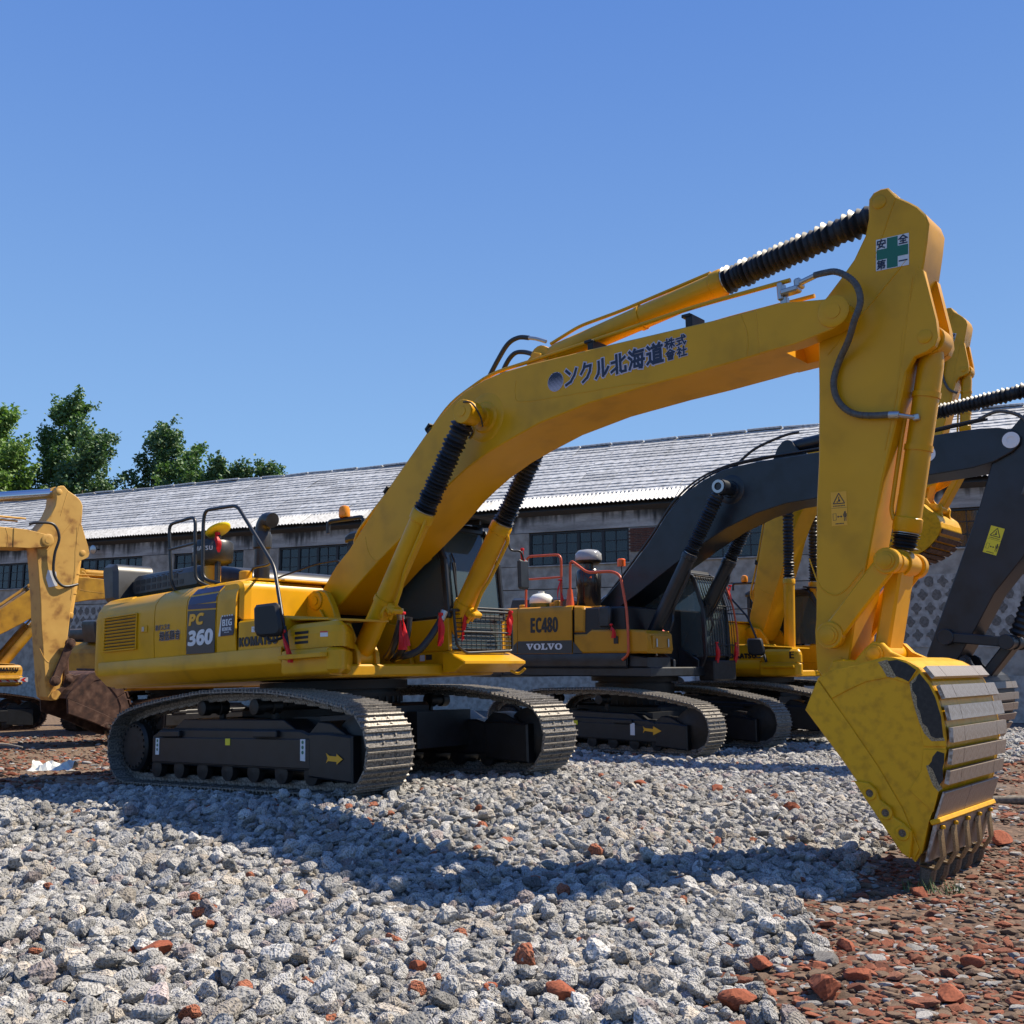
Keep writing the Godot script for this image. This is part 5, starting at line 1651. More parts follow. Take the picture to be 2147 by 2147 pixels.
# ---------------------------------------------------------------- the hall behind the yard
func hall():
	var an = deg_to_rad(24.7)
	var u = V(cos(an), 0, sin(an))
	var root = thing("industrial_hall", "long low hall with stained grey walls, dark windows and pale corrugated roof", "building", Transform3D(Basis(u, V(0, 1, 0), V(-sin(an), 0, cos(an))), V(5.69, 0, -36.0)))
	var T0 = -50.0
	var T1 = 24.0
	var wall = node("wall", root)
	var b = mb()
	b.box(V((T0 + T1) * .5, 1.83, -.15), V(T1 - T0, 4.86, .30))
	b.box(V((T0 + T1) * .5, 4.725, -.15), V(T1 - T0, .87, .30))
	put(b, "lower_wall", "plaster", wall)
	var wins = []
	var k = -8
	while k < 4:
		wins.append(-5.55 + 5.97 * k)
		k += 1
	var t = T0
	for w in wins + [T1]:
		if (w > T0 and w + 4.05 < T1) or w == T1:
			b = mb()
			b.box(V((t + w) * .5, 5.82, -.15), V(w - t, 1.28, .30))
			put(b, "pier", "plaster", wall)
			t = w + 4.05
	# backing that shows dark in the joints
	b = mb()
	b.box(V((T0 + T1) * .5, 3.3, -.42), V(T1 - T0, 7.8, .2))
	put(b, "inner_wall", "roof_under", wall)
	# frieze under the eave with run-off stains in the plaster
	var im = Image.create(2048, 64, false, Image.FORMAT_RGB8)
	var n1 = FastNoiseLite.new()
	n1.seed = 31
	n1.frequency = .02
	n1.fractal_octaves = 5
	var n2 = FastNoiseLite.new()
	n2.seed = 32
	n2.frequency = .09
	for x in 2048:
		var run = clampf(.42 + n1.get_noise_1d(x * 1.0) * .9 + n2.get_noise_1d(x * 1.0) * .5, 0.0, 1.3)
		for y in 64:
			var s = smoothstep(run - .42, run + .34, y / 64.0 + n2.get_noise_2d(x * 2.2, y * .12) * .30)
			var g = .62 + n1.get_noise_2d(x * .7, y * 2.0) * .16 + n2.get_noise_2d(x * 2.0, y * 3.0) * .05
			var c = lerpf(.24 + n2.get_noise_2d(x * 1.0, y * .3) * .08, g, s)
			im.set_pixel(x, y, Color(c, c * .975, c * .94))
	var fm = StandardMaterial3D.new()
	fm.resource_name = "stained_frieze"
	fm.albedo_texture = ImageTexture.create_from_image(im)
	fm.albedo_color = Color(1, 1, 1)
	fm.roughness = .95
	b = mb()
	b.has_uv = true
	var q = [V(T0, 6.48, 0), V(T1, 6.48, 0), V(T1, 7.38, 0), V(T0, 7.38, 0)]
	b.quad(q[0], q[1], q[2], q[3], V(0, 0, 1))
	for p in b.v:
		b.uv.append(Vector2((p.x - T0) / (T1 - T0), 1.0 - (p.y - 6.48) / .9))
	for yy in [6.48, 7.38]:
		b.quad(V(T0, yy, 0), V(T1, yy, 0), V(T1, yy, -.3), V(T0, yy, -.3), V(0, 1 if yy > 7 else -1, 0))
	while b.uv.size() < b.v.size():
		b.uv.append(Vector2(.5, .9))
	put(b, "frieze", fm, wall)
	b = mb()
	b.box(V((T0 + T1) * .5, .35, .02), V(T1 - T0, 1.5, .05), .01)
	put(b, "plinth", "concrete_light", wall)
	# windows: four casements, each of two by three panes, curtains behind
	for w in wins:
		if w < -44.0 or w > 14.0:
			continue
		var win = node("window", root)
		b = mb()
		for y in [5.205, 6.425]:
			b.box(V(w + 2.025, y, -.12), V(4.05, .07, .10), .008)
		for c in 5:
			b.box(V(w + .045 + c * .99, 5.815, -.121), V(.09 if c % 4 == 0 else .12, 1.16, .098), .008)
		put(b, "frame", "window_frame", win)
		for c in 4:
			b = mb()
			var x0 = w + .10 + c * .99
			b.box(V(x0 + .44, 5.815, -.128), V(.035, 1.15, .05))
			for r in 2:
				b.box(V(x0 + .44, 5.62 + r * .41, -.1285), V(.86, .03, .049))
			put(b, "mullion", "window_frame", win)
			for i in 2:
				for r in 3:
					b = mb()
					b.box(V(x0 + .215 + i * .45, 5.42 + r * .40, -.13), V(.42, .385, .008))
					put(b, "pane", "pane", win)
		b = mb()
		for c in 36:
			var x = w + .06 + c * .11
			b.prism(P([x, -.30, x + .055, -.27, x + .11, -.30, x + .055, -.285]), 5.22, 6.42, 0.0, 1)
		put(b, "curtain", "curtain", win)
		b = mb()
		b.box(V(w + 2.025, 5.16, .02), V(4.15, .05, .12), .008)
		put(b, "sill", "concrete_light", win)
	# bricked-up patch: laid bricks with recessed mortar
	for area in [[-1.44, .42, 5.55, 6.44], [-17.9, -16.4, .35, 1.08]]:
		var pt = node("brick_patch", root)
		b = mb()
		b.box(V((area[0] + area[1]) * .5, (area[2] + area[3]) * .5, .012 + (.036 if area[3] < 2 else 0.0)), V(area[1] - area[0], area[3] - area[2], .02))
		put(b, "mortar_bed", "mortar", pt)
		var meshes = []
		for s in 2:
			var mbk = mb()
			mbk.box(V(0, 0, 0), V(.232 if s == 0 else .112, .055, .04), .004)
			meshes.append(mbk.mesh())
		var y = area[2] + .035
		var row = 0
		while y < area[3] - .02:
			var x = area[0] + (.12 if row % 2 == 0 else .06)
			while x < area[1] - .1:
				var o = MeshInstance3D.new()
				o.name = "brick"
				o.mesh = meshes[0]
				o.material_override = MT["brick" if rng.randf() < .65 else "brick_dark"]
				o.position = V(x, y, .02 + rng.randf() * .008 + (.036 if area[3] < 2 else 0.0))
				pt.add_child(o, true)
				x += .245
			y += .067
			row += 1
	# pierced blockwork filled with brown mortar
	for area in [[7.2, 11.3, 2.0, 4.35], [-31.0, -26.0, 2.6, 4.2]]:
		var pt = node("block_panel", root)
		b = mb()
		b.box(V((area[0] + area[1]) * .5, (area[2] + area[3]) * .5, .012), V(area[1] - area[0], area[3] - area[2], .02))
		put(b, "backing", "concrete_light", pt)
		var y = area[3] - .24
		var row = 0
		while y > area[2] + .15:
			var x = area[0] + .2 + (.21 if row % 2 else .0)
			while x < area[1] - .15:
				b = mb()
				var pp = PackedVector2Array()
				var cross = rng.randf() < .55
				for i in 16:
					var a = TAU * (i + .5) / 16.0
					var rr = (.165 if cross and i % 4 in [0, 3] else .115) if cross else .150
					rr *= rng.randf_range(.9, 1.1)
					pp.append(Vector2(x + cos(a) * rr, y + sin(a) * rr * 1.18))
				b.rings(pp, [[.022, 0.0], [.034, 0.0]], 2, .5)
				put(b, "block", "block_fill", pt)
				x += .42
			y -= .43
			row += 1
	# roof: sheets laid in courses
	var rf = node("roof", root)
	var e0 = Vector2(.42, 7.28)
	var rd = Vector2(-6.0, 11.02)
	var sl = (rd - e0)
	var len = sl.length()
	var sd = sl.normalized()
	var up = Vector2(-sd.y, sd.x) * -1.0
	if up.y < 0:
		up = -up
	var low = []
	var high = []
	for s in 3:
		b = mb()
		var W = 1.49
		var nW = 18
		for i in nW:
			var xa = -W * .5 + W * i / nW
			var xb = -W * .5 + W * (i + 1) / nW
			var ha = .030 * (1.0 if i % 2 == 0 else -1.0)
			b.quad(V(xa, ha, -.03), V(xb, -ha, -.03), V(xb, -ha, 1.0), V(xa, ha, 1.0), V(0, 1, 0))
			b.quad(V(xa, ha, -.03), V(xb, -ha, -.03), V(xb, -ha - .02, -.03), V(xa, ha - .02, -.03), V(0, 0, -1))
		low.append(b.mesh())
	for s in 5:
		b = mb()
		var W = 1.49
		var L = 1.36
		var stp = 4
		for j in stp:
			var y0 = L * j / stp
			var y1 = L * (j + 1) / stp
			var nx = 4
			for i in nx:
				var xa = -W * .5 + W * i / nx
				var xb = -W * .5 + W * (i + 1) / nx
				var r0 = rng.randf_range(-.012, .012)
				b.quad(V(xa, .026 + r0, y0), V(xb, .026 - r0, y0), V(xb, -.006, y1 + .02), V(xa, -.006, y1 + .02), V(0, 1, 0))
				b.quad(V(xa, .026 + r0, y0), V(xb, .026 - r0, y0), V(xb, -.02, y0), V(xa, -.02, y0), V(0, 0, -1))
		high.append(b.mesh())
	var names = ["roof_sheet", "roof_sheet", "roof_sheet_light", "roof_sheet_dark"]
	var bs = Basis(V(1, 0, 0), V(0, up.y, up.x), V(0, sd.y, sd.x))
	for c in 6:
		for i in 50:
			var o = MeshInstance3D.new()
			o.name = "roof_sheet"
			o.mesh = low[rng.randi() % 3] if c == 0 else high[rng.randi() % 5]
			o.material_override = MT[names[rng.randi() % 4]]
			var d = 0.0 if c == 0 else .95 + (c - 1) * 1.31
			var p = e0 + sd * d + up * (.02 + .025 * (5 - c) + rng.randf() * .02)
			o.transform = Transform3D(bs * Basis(V(0, 0, 1), rng.randf_range(-.010, .010)) * Basis(V(0, 1, 0), rng.randf_range(-.008, .008)), V(T0 + .74 + i * 1.48, p.y, p.x))
			rf.add_child(o, true)
	b = mb()
	b.prism(P([e0.x - .05, e0.y - .05, rd.x, rd.y - .06, -12.4, 7.2, -12.4, 7.0, -.3, 7.0]), T0, T1, 0.0, 0)
	put(b, "roof_deck", "roof_under", rf)
	for i in 50:
		b = mb()
		b.box(V(0, 0, 0), V(1.42, .09, .30), .02)
		var o = put(b, "ridge_cap", names[rng.randi() % 4], rf)
		o.transform = Transform3D(Basis(V(0, 0, 1), rng.randf_range(-.03, .03)), V(T0 + .74 + i * 1.48, rd.y + .05 + rng.randf_range(-.02, .04), rd.x))
	var X = root.transform
	# things fixed to or standing at the wall
	for i in 2:
		var ac = thing("air_conditioner", ["white outdoor air conditioner unit at the hall wall, nearer the dark excavator's tracks", "white outdoor air conditioner unit at the hall wall, further right beside a brown pipe"][i], "air conditioner", X * Transform3D(Basis(), V(.46 + i * 1.3, .45, .35)), "outdoor air conditioner units at the hall")
		b = mb()
		b.box(V(0, .32, 0), V(.86, .62, .34), .03)
		put(b, "case", "ac_white", ac)
		b = mb()
		b.lathe([[0, .0], [.26, 0], [.26, .012], [.24, .012], [.22, .004], [0, .004]], V(-.1, .32, .17), V(0, 0, 1), 24)
		put(b, "fan_grille", "charcoal", ac)
		b = mb()
		b.box(V(0, -.20, 0), V(.95, .42, .4), .02)
		put(b, "stand", "concrete_light", ac)
	var lm = thing("wall_lamp", "round grey lamp under the eave of the hall", "lamp", X * Transform3D(Basis(), V(-28.16, 6.9, 0)))
	b = mb()
	b.cyl(V(0, 0, 0), V(0, 0, .25), .03, 10)
	put(b, "arm", "steel_dark", lm)
	b = mb()
	b.lathe([[0, .25], [.10, .25], [.20, .33], [.21, .40], [.14, .44], [0, .45]], V(0, 0, 0), V(0, -.1, 1), 20)
	put(b, "shade", "fitting", lm)
	return root

# ---------------------------------------------------------------- trees
func tree(i, x, z, h, lf):
	var lb = ["tall green tree at the left edge, its crown cut by the frame", "tallest green tree behind the hall, twin leaning tops", "dense lower green tree between the two tall crowns behind the hall", "broad green tree right of the tallest one behind the hall", "loose green tree with leaning branches behind the hall ridge", "small green tree top over the ridge, with sky showing through", "rounded green tree top standing alone above the ridge", "lowest green tree tip peeping over the ridge, furthest right", "dark green tree filling the gap behind the left edge tree", "lower yellowish green tree in front of the tallest one"][i]
	var t = thing("tree", lb, "tree", Transform3D(Basis(), V(x, -.3, z)), "trees behind the hall")
	var r = RandomNumberGenerator.new()
	r.seed = 100 + i
	var b = mb()
	var lean = V(.9, 0, 0)
	var tr = []
	var rd = []
	for k in 9:
		var s = k / 8.0
		tr.append(V(0, h * .93 * s, 0) + lean * s * s + V(r.randf_range(-.12, .12), 0, r.randf_range(-.12, .12)) * s)
		rd.append(lerpf(.24, .025, s))
	b.tube(tr, rd, 8)
	var ends = []
	for k in 64:
		var s = r.randf_range(.42, .97)
		var p = V(0, h * .93 * s, 0) + lean * s * s
		var a = r.randf() * TAU
		var L = lerpf(3.7, 1.0, clampf((s - .4) / .6, 0, 1)) * r.randf_range(.6, 1.15)
		var d = V(cos(a) + .30, r.randf_range(.45, 1.1), sin(a)).normalized()
		var e = p + d * L + V(.25, .1, 0) * L * .3
		b.tube([p, p.lerp(e, .5) + V(0, -.08 * L, 0), e], [.055 * (1.2 - s), .035 * (1.2 - s), .010], 5)
		for j in 3:
			var q0 = p.lerp(e, .35 + .3 * j)
			ends.append([q0, (d * .6 + V(r.randf_range(-.1, .55), r.randf_range(.3, 1.0), r.randf_range(-.3, .3))).normalized() * r.randf_range(.7, 1.5)])
	ends.append([V(0, h * .88, 0) + lean, V(.4, 1.2, 0)])
	put(b, "trunk", "bark", t)
	b = mb()
	var m0 = [V(0, 0, 0), V(.10, .035, .10), V(0, 0, .26), V(-.10, .035, .10)]
	b.face(m0[0], m0[1], m0[2], V(0, 1, 0))
	b.face(m0[0], m0[2], m0[3], V(0, 1, 0))
	var lm = b.mesh()
	var mm = MultiMesh.new()
	mm.transform_format = MultiMesh.TRANSFORM_3D
	mm.mesh = lm
	var list = []
	for e in ends:
		for k in 62:
			var sh = r.randf()
			var v = V(r.randfn(), r.randfn(), r.randfn()) * lerpf(.26, .10, sh)
			var bs = Basis.from_euler(V(r.randf_range(-1.1, 1.1), r.randf() * TAU, r.randf_range(-1.1, 1.1))).scaled(V(1, 1, 1) * r.randf_range(.7, 1.2))
			list.append(Transform3D(bs, e[0] + e[1] * sh + v))
	mm.instance_count = list.size()
	for k in list.size():
		mm.set_instance_transform(k, list[k])
	var c = MultiMeshInstance3D.new()
	c.name = "crown"
	c.multimesh = mm
	c.material_override = MT["leaf%d" % lf]
	t.add_child(c)
	kind(c, "stuff")

# ---------------------------------------------------------------- ground
var gn = FastNoiseLite.new()
var gn2 = FastNoiseLite.new()

func main_local(x, z):
	var d = Vector2(x + 2.115, z + 12.23)
	var f = Vector2(.7547, .6561)
	return Vector2(d.dot(f), d.dot(Vector2(-f.y, f.x)))

func ground_h(x, z):
	var d = -z
	var h = -.2 * smoothstep(12.0, 20.0, d) - .12 * smoothstep(22.0, 32.0, d)
	h += gn.get_noise_2d(x, z) * .06 * smoothstep(60.0, 10.0, d) + gn2.get_noise_2d(x, z) * .025
	var l = main_local(x, z)
	var out = Vector2(maxf(absf(l.x) - 2.3, 0.0), maxf(absf(l.y) - 1.55, 0.0)).length()
	var w = exp(-out * out / 1.9)
	h = lerpf(h, .115 + clampf(l.x, -2.6, 2.6) * .0436 - .01, w)
	var k = Vector2(x - 2.95, z + 7.3).length()
	h = lerpf(h, -.03, exp(-k * k / .8))
	return h

func gravel(x, z):
	var n = gn2.get_noise_2d(x * 1.3 + 50.0, z * 1.3) * .75 + gn.get_noise_2d(x * 4.0, z * 4.0) * .3
	var pts = [[-3.0, .55], [-4.4, 1.0], [-5.5, 1.35], [-7.2, 2.2], [-9.0, 3.3], [-12.0, 5.2], [-16.0, 7.6], [-25.0, 13.0], [-60.0, 30.0]]
	var xb = pts[0][1]
	for i in pts.size() - 1:
		if z <= pts[i][0] and z > pts[i + 1][0]:
			xb = lerpf(pts[i][1], pts[i + 1][1], (pts[i][0] - z) / (pts[i][0] - pts[i + 1][0]))
	var right = (xb - x) / .55 + n
	var left = 5.0
	if x < -3.6:
		left = (z + 12.35 + (x + 5.0) * .10) / .6 + n
	return clampf(minf(right, left), -1.0, 1.0)

func ground():
	gn.seed = 5
	gn.frequency = .09
	gn.fractal_octaves = 3
	gn2.seed = 9
	gn2.frequency = .7
	gn2.fractal_octaves = 2
	var xs = []
	var zs = []
	var x = -140.0
	while x < 140.0:
		xs.append(x)
		x += clampf(absf(x) * .10, .16, 12.0)
	var z = 14.0
	while z > -240.0:
		zs.append(z)
		z -= clampf((absf(z + 8.0) - 2.0) * .07, .16, 12.0)
	var st = SurfaceTool.new()
	st.begin(Mesh.PRIMITIVE_TRIANGLES)
	for j in zs.size():
		for i in xs.size():
			var g = gravel(xs[i], zs[j])
			var c1 = Color(.19, .185, .175)
			var c2 = Color(.20, .125, .082) if xs[i] > 0.0 else Color(.25, .165, .105)
			st.set_color(c2.lerp(c1, clampf(g * 2.0 + .5, 0, 1)))
			st.add_vertex(V(xs[i], ground_h(xs[i], zs[j]), zs[j]))
	var w = xs.size()
	for j in zs.size() - 1:
		for i in w - 1:
			var a = j * w + i
			for q in [a, a + w, a + 1, a + 1, a + w, a + w + 1]:
				st.add_index(q)
	st.generate_normals()
	var o = MeshInstance3D.new()
	o.name = "ground"
	o.mesh = st.commit()
	o.material_override = MT.soil
	add_child(o)
	kind(o, "structure")

# an angular stone: a ball cut by planes
func stone_mesh(sd, cuts, squash, rough = .06, sub = 2):
	var r = RandomNumberGenerator.new()
	r.seed = sd
	var s = SphereMesh.new()
	s.radius = 1.0
	s.height = 2.0
	s.radial_segments = [0, 11, 16, 22][sub]
	s.rings = [0, 6, 10, 14][sub]
	var ar = s.get_mesh_arrays()
	var vs = ar[Mesh.ARRAY_VERTEX]
	var ix = ar[Mesh.ARRAY_INDEX]
	var pl = []
	for i in cuts:
		pl.append([V(r.randfn(), r.randfn(), r.randfn()).normalized(), r.randf_range(.50, .88)])
	var f = FastNoiseLite.new()
	f.seed = sd
	f.frequency = .9
	for i in vs.size():
		var p = vs[i]
		for q in pl:
			var d = p.dot(q[0]) - q[1]
			if d > 0.0:
				p -= q[0] * d
		p *= 1.0 + f.get_noise_3dv(p * 1.6) * rough * 2.0 + f.get_noise_3dv(p * 4.5 + V(9, 2, 5)) * rough * 1.1
		vs[i] = p * squash
	var b = mb()
	for t in ix.size() / 3:
		var A = vs[ix[t * 3]]
		var B = vs[ix[t * 3 + 1]]
		var C = vs[ix[t * 3 + 2]]
		b.face(A, B, C, (A + B + C))
	return b.mesh()

func scatter(called, meshes, mt, list, label, cat):
	# list of [variant, transform, colour]
	var root = self
	for k in meshes.size():
		var mine = list.filter(func(q): return q[0] == k)
		if mine.is_empty():
			continue
		var mm = MultiMesh.new()
		mm.transform_format = MultiMesh.TRANSFORM_3D
		mm.use_colors = true
		mm.mesh = meshes[k]
		mm.instance_count = mine.size()
		for i in mine.size():
			mm.set_instance_transform(i, mine[i][1])
			mm.set_instance_color(i, mine[i][2])
		var o = MultiMeshInstance3D.new()
		o.name = numbered(called)
		o.multimesh = mm
		o.material_override = MT[mt]
		root.add_child(o)
		tag(o, label[k] if label is Array else label, cat)
		kind(o, "stuff")

func stones():
	rng.seed = 77
	var ms = []
	for k in 7:
		ms.append(stone_mesh(200 + k, 11, V([1, .95, 1.15, 1.2, .9, 1.05, 1.3][k], [.82, .76, .70, .84, .9, .72, .64][k], [.9, 1.05, .85, .8, 1.0, .95, .8][k]), .085))
	var list = []
	var chips = []
	var z = -3.4
	while z > -27.0:
		var d = -z
		var s = .050 if d < 7.0 else lerpf(.050, .105, clampf((d - 7.0) / 13.0, 0, 1))
		var lay = 2 if d < 10.0 else 1
		var x = -.60 * d - .7
		while x < .60 * d + .7:
			for l in lay:
				var px = x + rng.randf_range(-.5, .5) * s
				var pz = z + rng.randf_range(-.5, .5) * s
				var g = gravel(px, pz)
				var h = ground_h(px, pz)
				var keep = clampf(g * 2.2 + .55, 0.0, 1.0)
				if rng.randf() < keep:
					var r = .021 * exp(rng.randfn() * .38) + (.006 if l == 0 else 0.0)
					if rng.randf() < .05:
						r *= 1.7
					r = clampf(r, .009, .062)
					if d > 10.0:
						r *= lerpf(1.0, 1.5, clampf((d - 10.0) / 12.0, 0, 1))
					var bs = Basis.from_euler(V(rng.randf_range(-.7, .7), rng.randf() * TAU, rng.randf_range(-.7, .7))).scaled(V(r, r, r) * 1.25)
					var v = clampf(.39 + rng.randfn() * .095, .13, .62)
					var c = Color(v, v * .98, v * .93)
					var q = rng.randf()
					if q < .12:
						c = Color(v * 1.06, v * .95, v * .80)
					elif q < .16:
						c = Color(v * .85, v * .72, v * .68)
					elif q < .172:
						c = Color(.36, .12, .06)
					list.append([rng.randi() % 7, Transform3D(bs, V(px, h + r * (.25 if l == 0 else rng.randf_range(.7, 1.5)), pz)), c])
				elif l == 0 and d < 24.0:
					for e in (8 if d < 8.0 else (4 if d < 12.0 else 2)):
						var cx = px + rng.randf_range(-.5, .5) * s
						var cz = pz + rng.randf_range(-.5, .5) * s
						var pk = clampf(.55 + gn.get_noise_2d(cx * 5.0, cz * 5.0) * 1.3 + gn2.get_noise_2d(cx * .8, cz * .8) * .5, .12, 1.0)
						if rng.randf() > pk:
							continue
						var r = .0095 * exp(rng.randfn() * .6)
						r = clampf(r, .004, .034) * (1.0 if d < 10.0 else 1.5)
						var w = rng.randf()
						var c = Color(.34, .105, .05) * rng.randf_range(.6, 1.25)
						if w > .36:
							c = Color(.24, .155, .10) * rng.randf_range(.6, 1.2)
						if w > .84:
							var v = rng.randf_range(.25, .6)
							c = Color(v, v * .96, v * .9)
						c.a = 1.0
						var bs = Basis.from_euler(V(rng.randf_range(-.5, .5), rng.randf() * TAU, rng.randf_range(-.5, .5))).scaled(V(r * 1.6, r * .9, r * 1.2))
						chips.append([rng.randi() % 4, Transform3D(bs, V(cx, ground_h(cx, cz) + r * .3, cz)), c])
			x += s
		z -= s
	for k in 9000:
		var pz = -3.6 - pow(rng.randf(), 1.6) * 21.0
		var px = rng.randf_range(-.62, .62) * -pz
		var g = gravel(px, pz)
		if g > .25:
			continue
		var near = exp(-absf(g + .15) * 1.6) if px > 0.0 else .75
		if rng.randf() > near * clampf(.32 + gn2.get_noise_2d(px * .9, pz * .9) * 1.4, .08, 1.0):
			continue
		var r = clampf(.019 * exp(rng.randfn() * .5), .008, .05)
		var c = Color(.34, .105, .052).lerp(Color(.40, .17, .10), rng.randf()) * rng.randf_range(.55, 1.2)
		if rng.randf() < .16:
			c = Color(.34, .32, .29) * rng.randf_range(.6, 1.3)
		c.a = 1.0
		var bs = Basis.from_euler(V(rng.randf_range(-.6, .6), rng.randf() * TAU, rng.randf_range(-.6, .6))).scaled(V(r * 1.5, r * .85, r * 1.15))
		chips.append([rng.randi() % 4, Transform3D(bs, V(px, ground_h(px, pz) + r * rng.randf_range(.1, .6), pz)), c])
	var lb = []
	for k in 7:
		lb.append("grey angular gravel covering the yard")
	scatter("gravel", ms, "stone", list, lb, "gravel")
	var cm = []
	for k in 4:
		cm.append(stone_mesh(300 + k, 14, V(1.2, [.55, .8, .45, .9][k], .9), .03, 2))
	scatter("rubble", cm, "chip", chips, "small red brick chips and dirt crumbs on bare ground", "rubble")
	print("gravel ", list.size(), " chips ", chips.size())

func small_things():
	var b
	var bricks = [
		[-1.78, -5.25, .085, "large orange brick fragment lying on gravel, lower left of the picture"],
		[-1.95, -6.43, .055, "orange brick fragment among gravel just below the left shadow edge"],
		[-1.70, -5.85, .04, "small flat red brick chip above the large fragment, lower left"],
		[-.46, -5.06, .055, "wedge-shaped orange brick fragment on gravel, lower centre"],
		[.10, -5.59, .035, "small orange brick chip on gravel right of the lower centre wedge"],
		[.21, -4.65, .07, "orange brick fragment at the bottom edge, near the middle"],
		[-.10, -4.82, .035, "dark red brick bit beside the bottom edge fragment"],
		[1.42, -11.41, .07, "dark red brick piece on gravel under the dark excavator's front track"],
		[2.32, -11.61, .085, "orange brick piece on gravel left of the yellow bucket"],
		[2.87, -10.57, .09, "red brick piece close behind the yellow bucket cutting edge"],
		[4.10, -8.67, .10, "orange half brick lying right of the yellow bucket teeth"],
		[.98, -4.60, .075, "chunky orange brick on the gravel border, lower right"],
		[1.40, -4.75, .10, "pale orange flat brick slab, bottom right heap"],
		[1.62, -4.95, .075, "broken red brick behind the flat slab, bottom right heap"],
		[1.22, -5.15, .06, "small red brick at the top of the bottom right heap"],
		[1.95, -4.70, .08, "rough red brick lump near the lower right corner"],
		[1.75, -5.5, .055, "red brick shard above the bottom right heap"],
		[2.25, -5.15, .06, "red brick shard near the right edge, lower down"],
		[2.70, -6.9, .06, "red brick bit right in front of the bucket's middle tooth"]]
	for k in bricks.size():
		var q = bricks[k]
		var o = put(stone_mesh(400 + k, 16, V(1.3, .66, .9), .025, 3), "brick_fragment", "brick_piece")
		o.transform = Transform3D(Basis.from_euler(V(.2 * sin(k * 3.1), k * 1.7, .25 * cos(k * 2.3))).scaled(V(1, 1, 1) * q[2]), V(q[0], ground_h(q[0], q[1]) + q[2] * .45 + (.02 if q[0] < 1.0 else 0.0), q[1]))
		tag(o, q[3], "brick", "brick fragments on the ground")
	var bo = put(stone_mesh(501, 6, V(1.3, .62, .8), .05), "boulder", "boulder")
	bo.transform = Transform3D(Basis(V(0, 1, 0), -.4).scaled(V(.19, .19, .19)), V(-1.62, ground_h(-1.62, -10.3) + .08, -10.3))
	tag(bo, "brown boulder wedged before the near track of the large excavator", "stone")
	for q in [[V(1.28, .04, -8.66), V(1.74, .06, -9.2), .016, "pale_wood", "pale wooden stick lying on gravel left of the yellow bucket", "stick"], [V(4.95, .0, -11.3), V(6.6, .05, -10.9), .05, "wood", "grey weathered pole on the ground right of the yellow bucket", "pole"], [V(4.55, -.02, -11.9), V(5.2, .06, -11.1), .035, "pale_wood", "short splintered board beside the grey pole", "board"], [V(-10.4, -.1, -20.4), V(-9.5, -.12, -19.8), .025, "pale_wood", "thin pale stick in front of the rusty bucket", "stick"], [V(.35, .08, -10.4), V(.62, .08, -10.9), .014, "pale_wood", "thin twig between the two excavators' tracks", "twig"]]:
		b = mb()
		var mid = q[0].lerp(q[1], .5) + V(.01, .015, 0)
		b.tube([q[0], mid, q[1]], [q[2], q[2] * .9, q[2] * .55], 7)
		tag(put(b, q[5], q[3]), q[4], q[5])
	# plastic sheet
	b = mb()
	var r = RandomNumberGenerator.new()
	r.seed = 8
	var gr = []
	for j in 7:
		var row = []
		for i in 9:
			row.append(V(-6.62 + i * .07 + r.randf_range(-.02, .02), .03 + .13 * absf(sin(i * .9 + j * .5)) * sin(j / 6.0 * PI) + r.randf_range(0, .03), -14.3 + j * .05 + r.randf_range(-.02, .02)))
		gr.append(row)
	for j in 6:
		for i in 8:
			b.quad(gr[j][i], gr[j][i + 1], gr[j + 1][i + 1], gr[j + 1][i], V(0, 1, 0))
	tag(put(b, "plastic_sheet", "bottle_white"), "crumpled white plastic sheet on the rubble behind the large excavator", "plastic sheet")
	# grass at the bucket
	b = mb()
	for k in 90:
		var a = r.randf() * TAU
		var p = V(2.80 + r.randf_range(-.16, .22), 0, -7.02 + r.randf_range(-.10, .12))
		p.y = ground_h(p.x, p.z)
		var e = p + V(cos(a) * .05, r.randf_range(.05, .11), sin(a) * .05)
		var s = V(-sin(a), 0, cos(a)) * .004
		b.face(p - s, p + s, e, V(cos(a), .3, sin(a)))
	tag(kind(put(b, "grass", "grass"), "stuff"), "small tuft of green grass at the foot of the bucket teeth", "grass")

# a strip of red cloth tied at p, hanging L long
func ribbon(p, L, w, label, sway = V(0, 0, 0), tails = 2):
	var b = mb()
	var r = RandomNumberGenerator.new()
	r.seed = int(absf(p.x) * 1000 + absf(p.y) * 77)
	for t in tails:
		var ph = r.randf() * TAU
		var l = L * r.randf_range(.82, 1.0)
		var off = V(r.randf_range(-.5, .5) * w, 0, r.randf_range(-.5, .5) * w)
		var prev = []
		for i in 11:
			var s = i / 10.0
			var c = p + off * minf(s * 3.0, 1.0) + V(sin(s * 5.0 + ph) * .014, -l * s, cos(s * 4.0 + ph) * .014) + sway * s
			var hw = w * (.25 + .75 * minf(s * 2.5, 1.0)) * .5
			var dr = V(cos(ph + s * 2.0), 0, sin(ph + s * 2.0)) * .6 + V(.6, 0, .2)
			var now = [c - dr * hw, c + V(-dr.z, 0, dr.x) * hw * .6, c + dr * hw]
			if i > 0:
				for k in 2:
					b.quad(prev[k], prev[k + 1], now[k + 1], now[k], V(-dr.z, .2, dr.x))
			prev = now
	b.lathe([[0, -.02], [w * .45, -.015], [w * .5, 0], [w * .45, .015], [0, .02]], p, V(0, 1, 0), 8)
	tag(put(b, "ribbon", "ribbon"), label, "ribbon", "red ribbons tied to the machines")

# ---------------------------------------------------------------- machines
const TK = {"front": 2.02, "cy": .465, "r": .445, "w": .6, "pitch": .204, "carriers": [-.57, .44], "carry": .90}

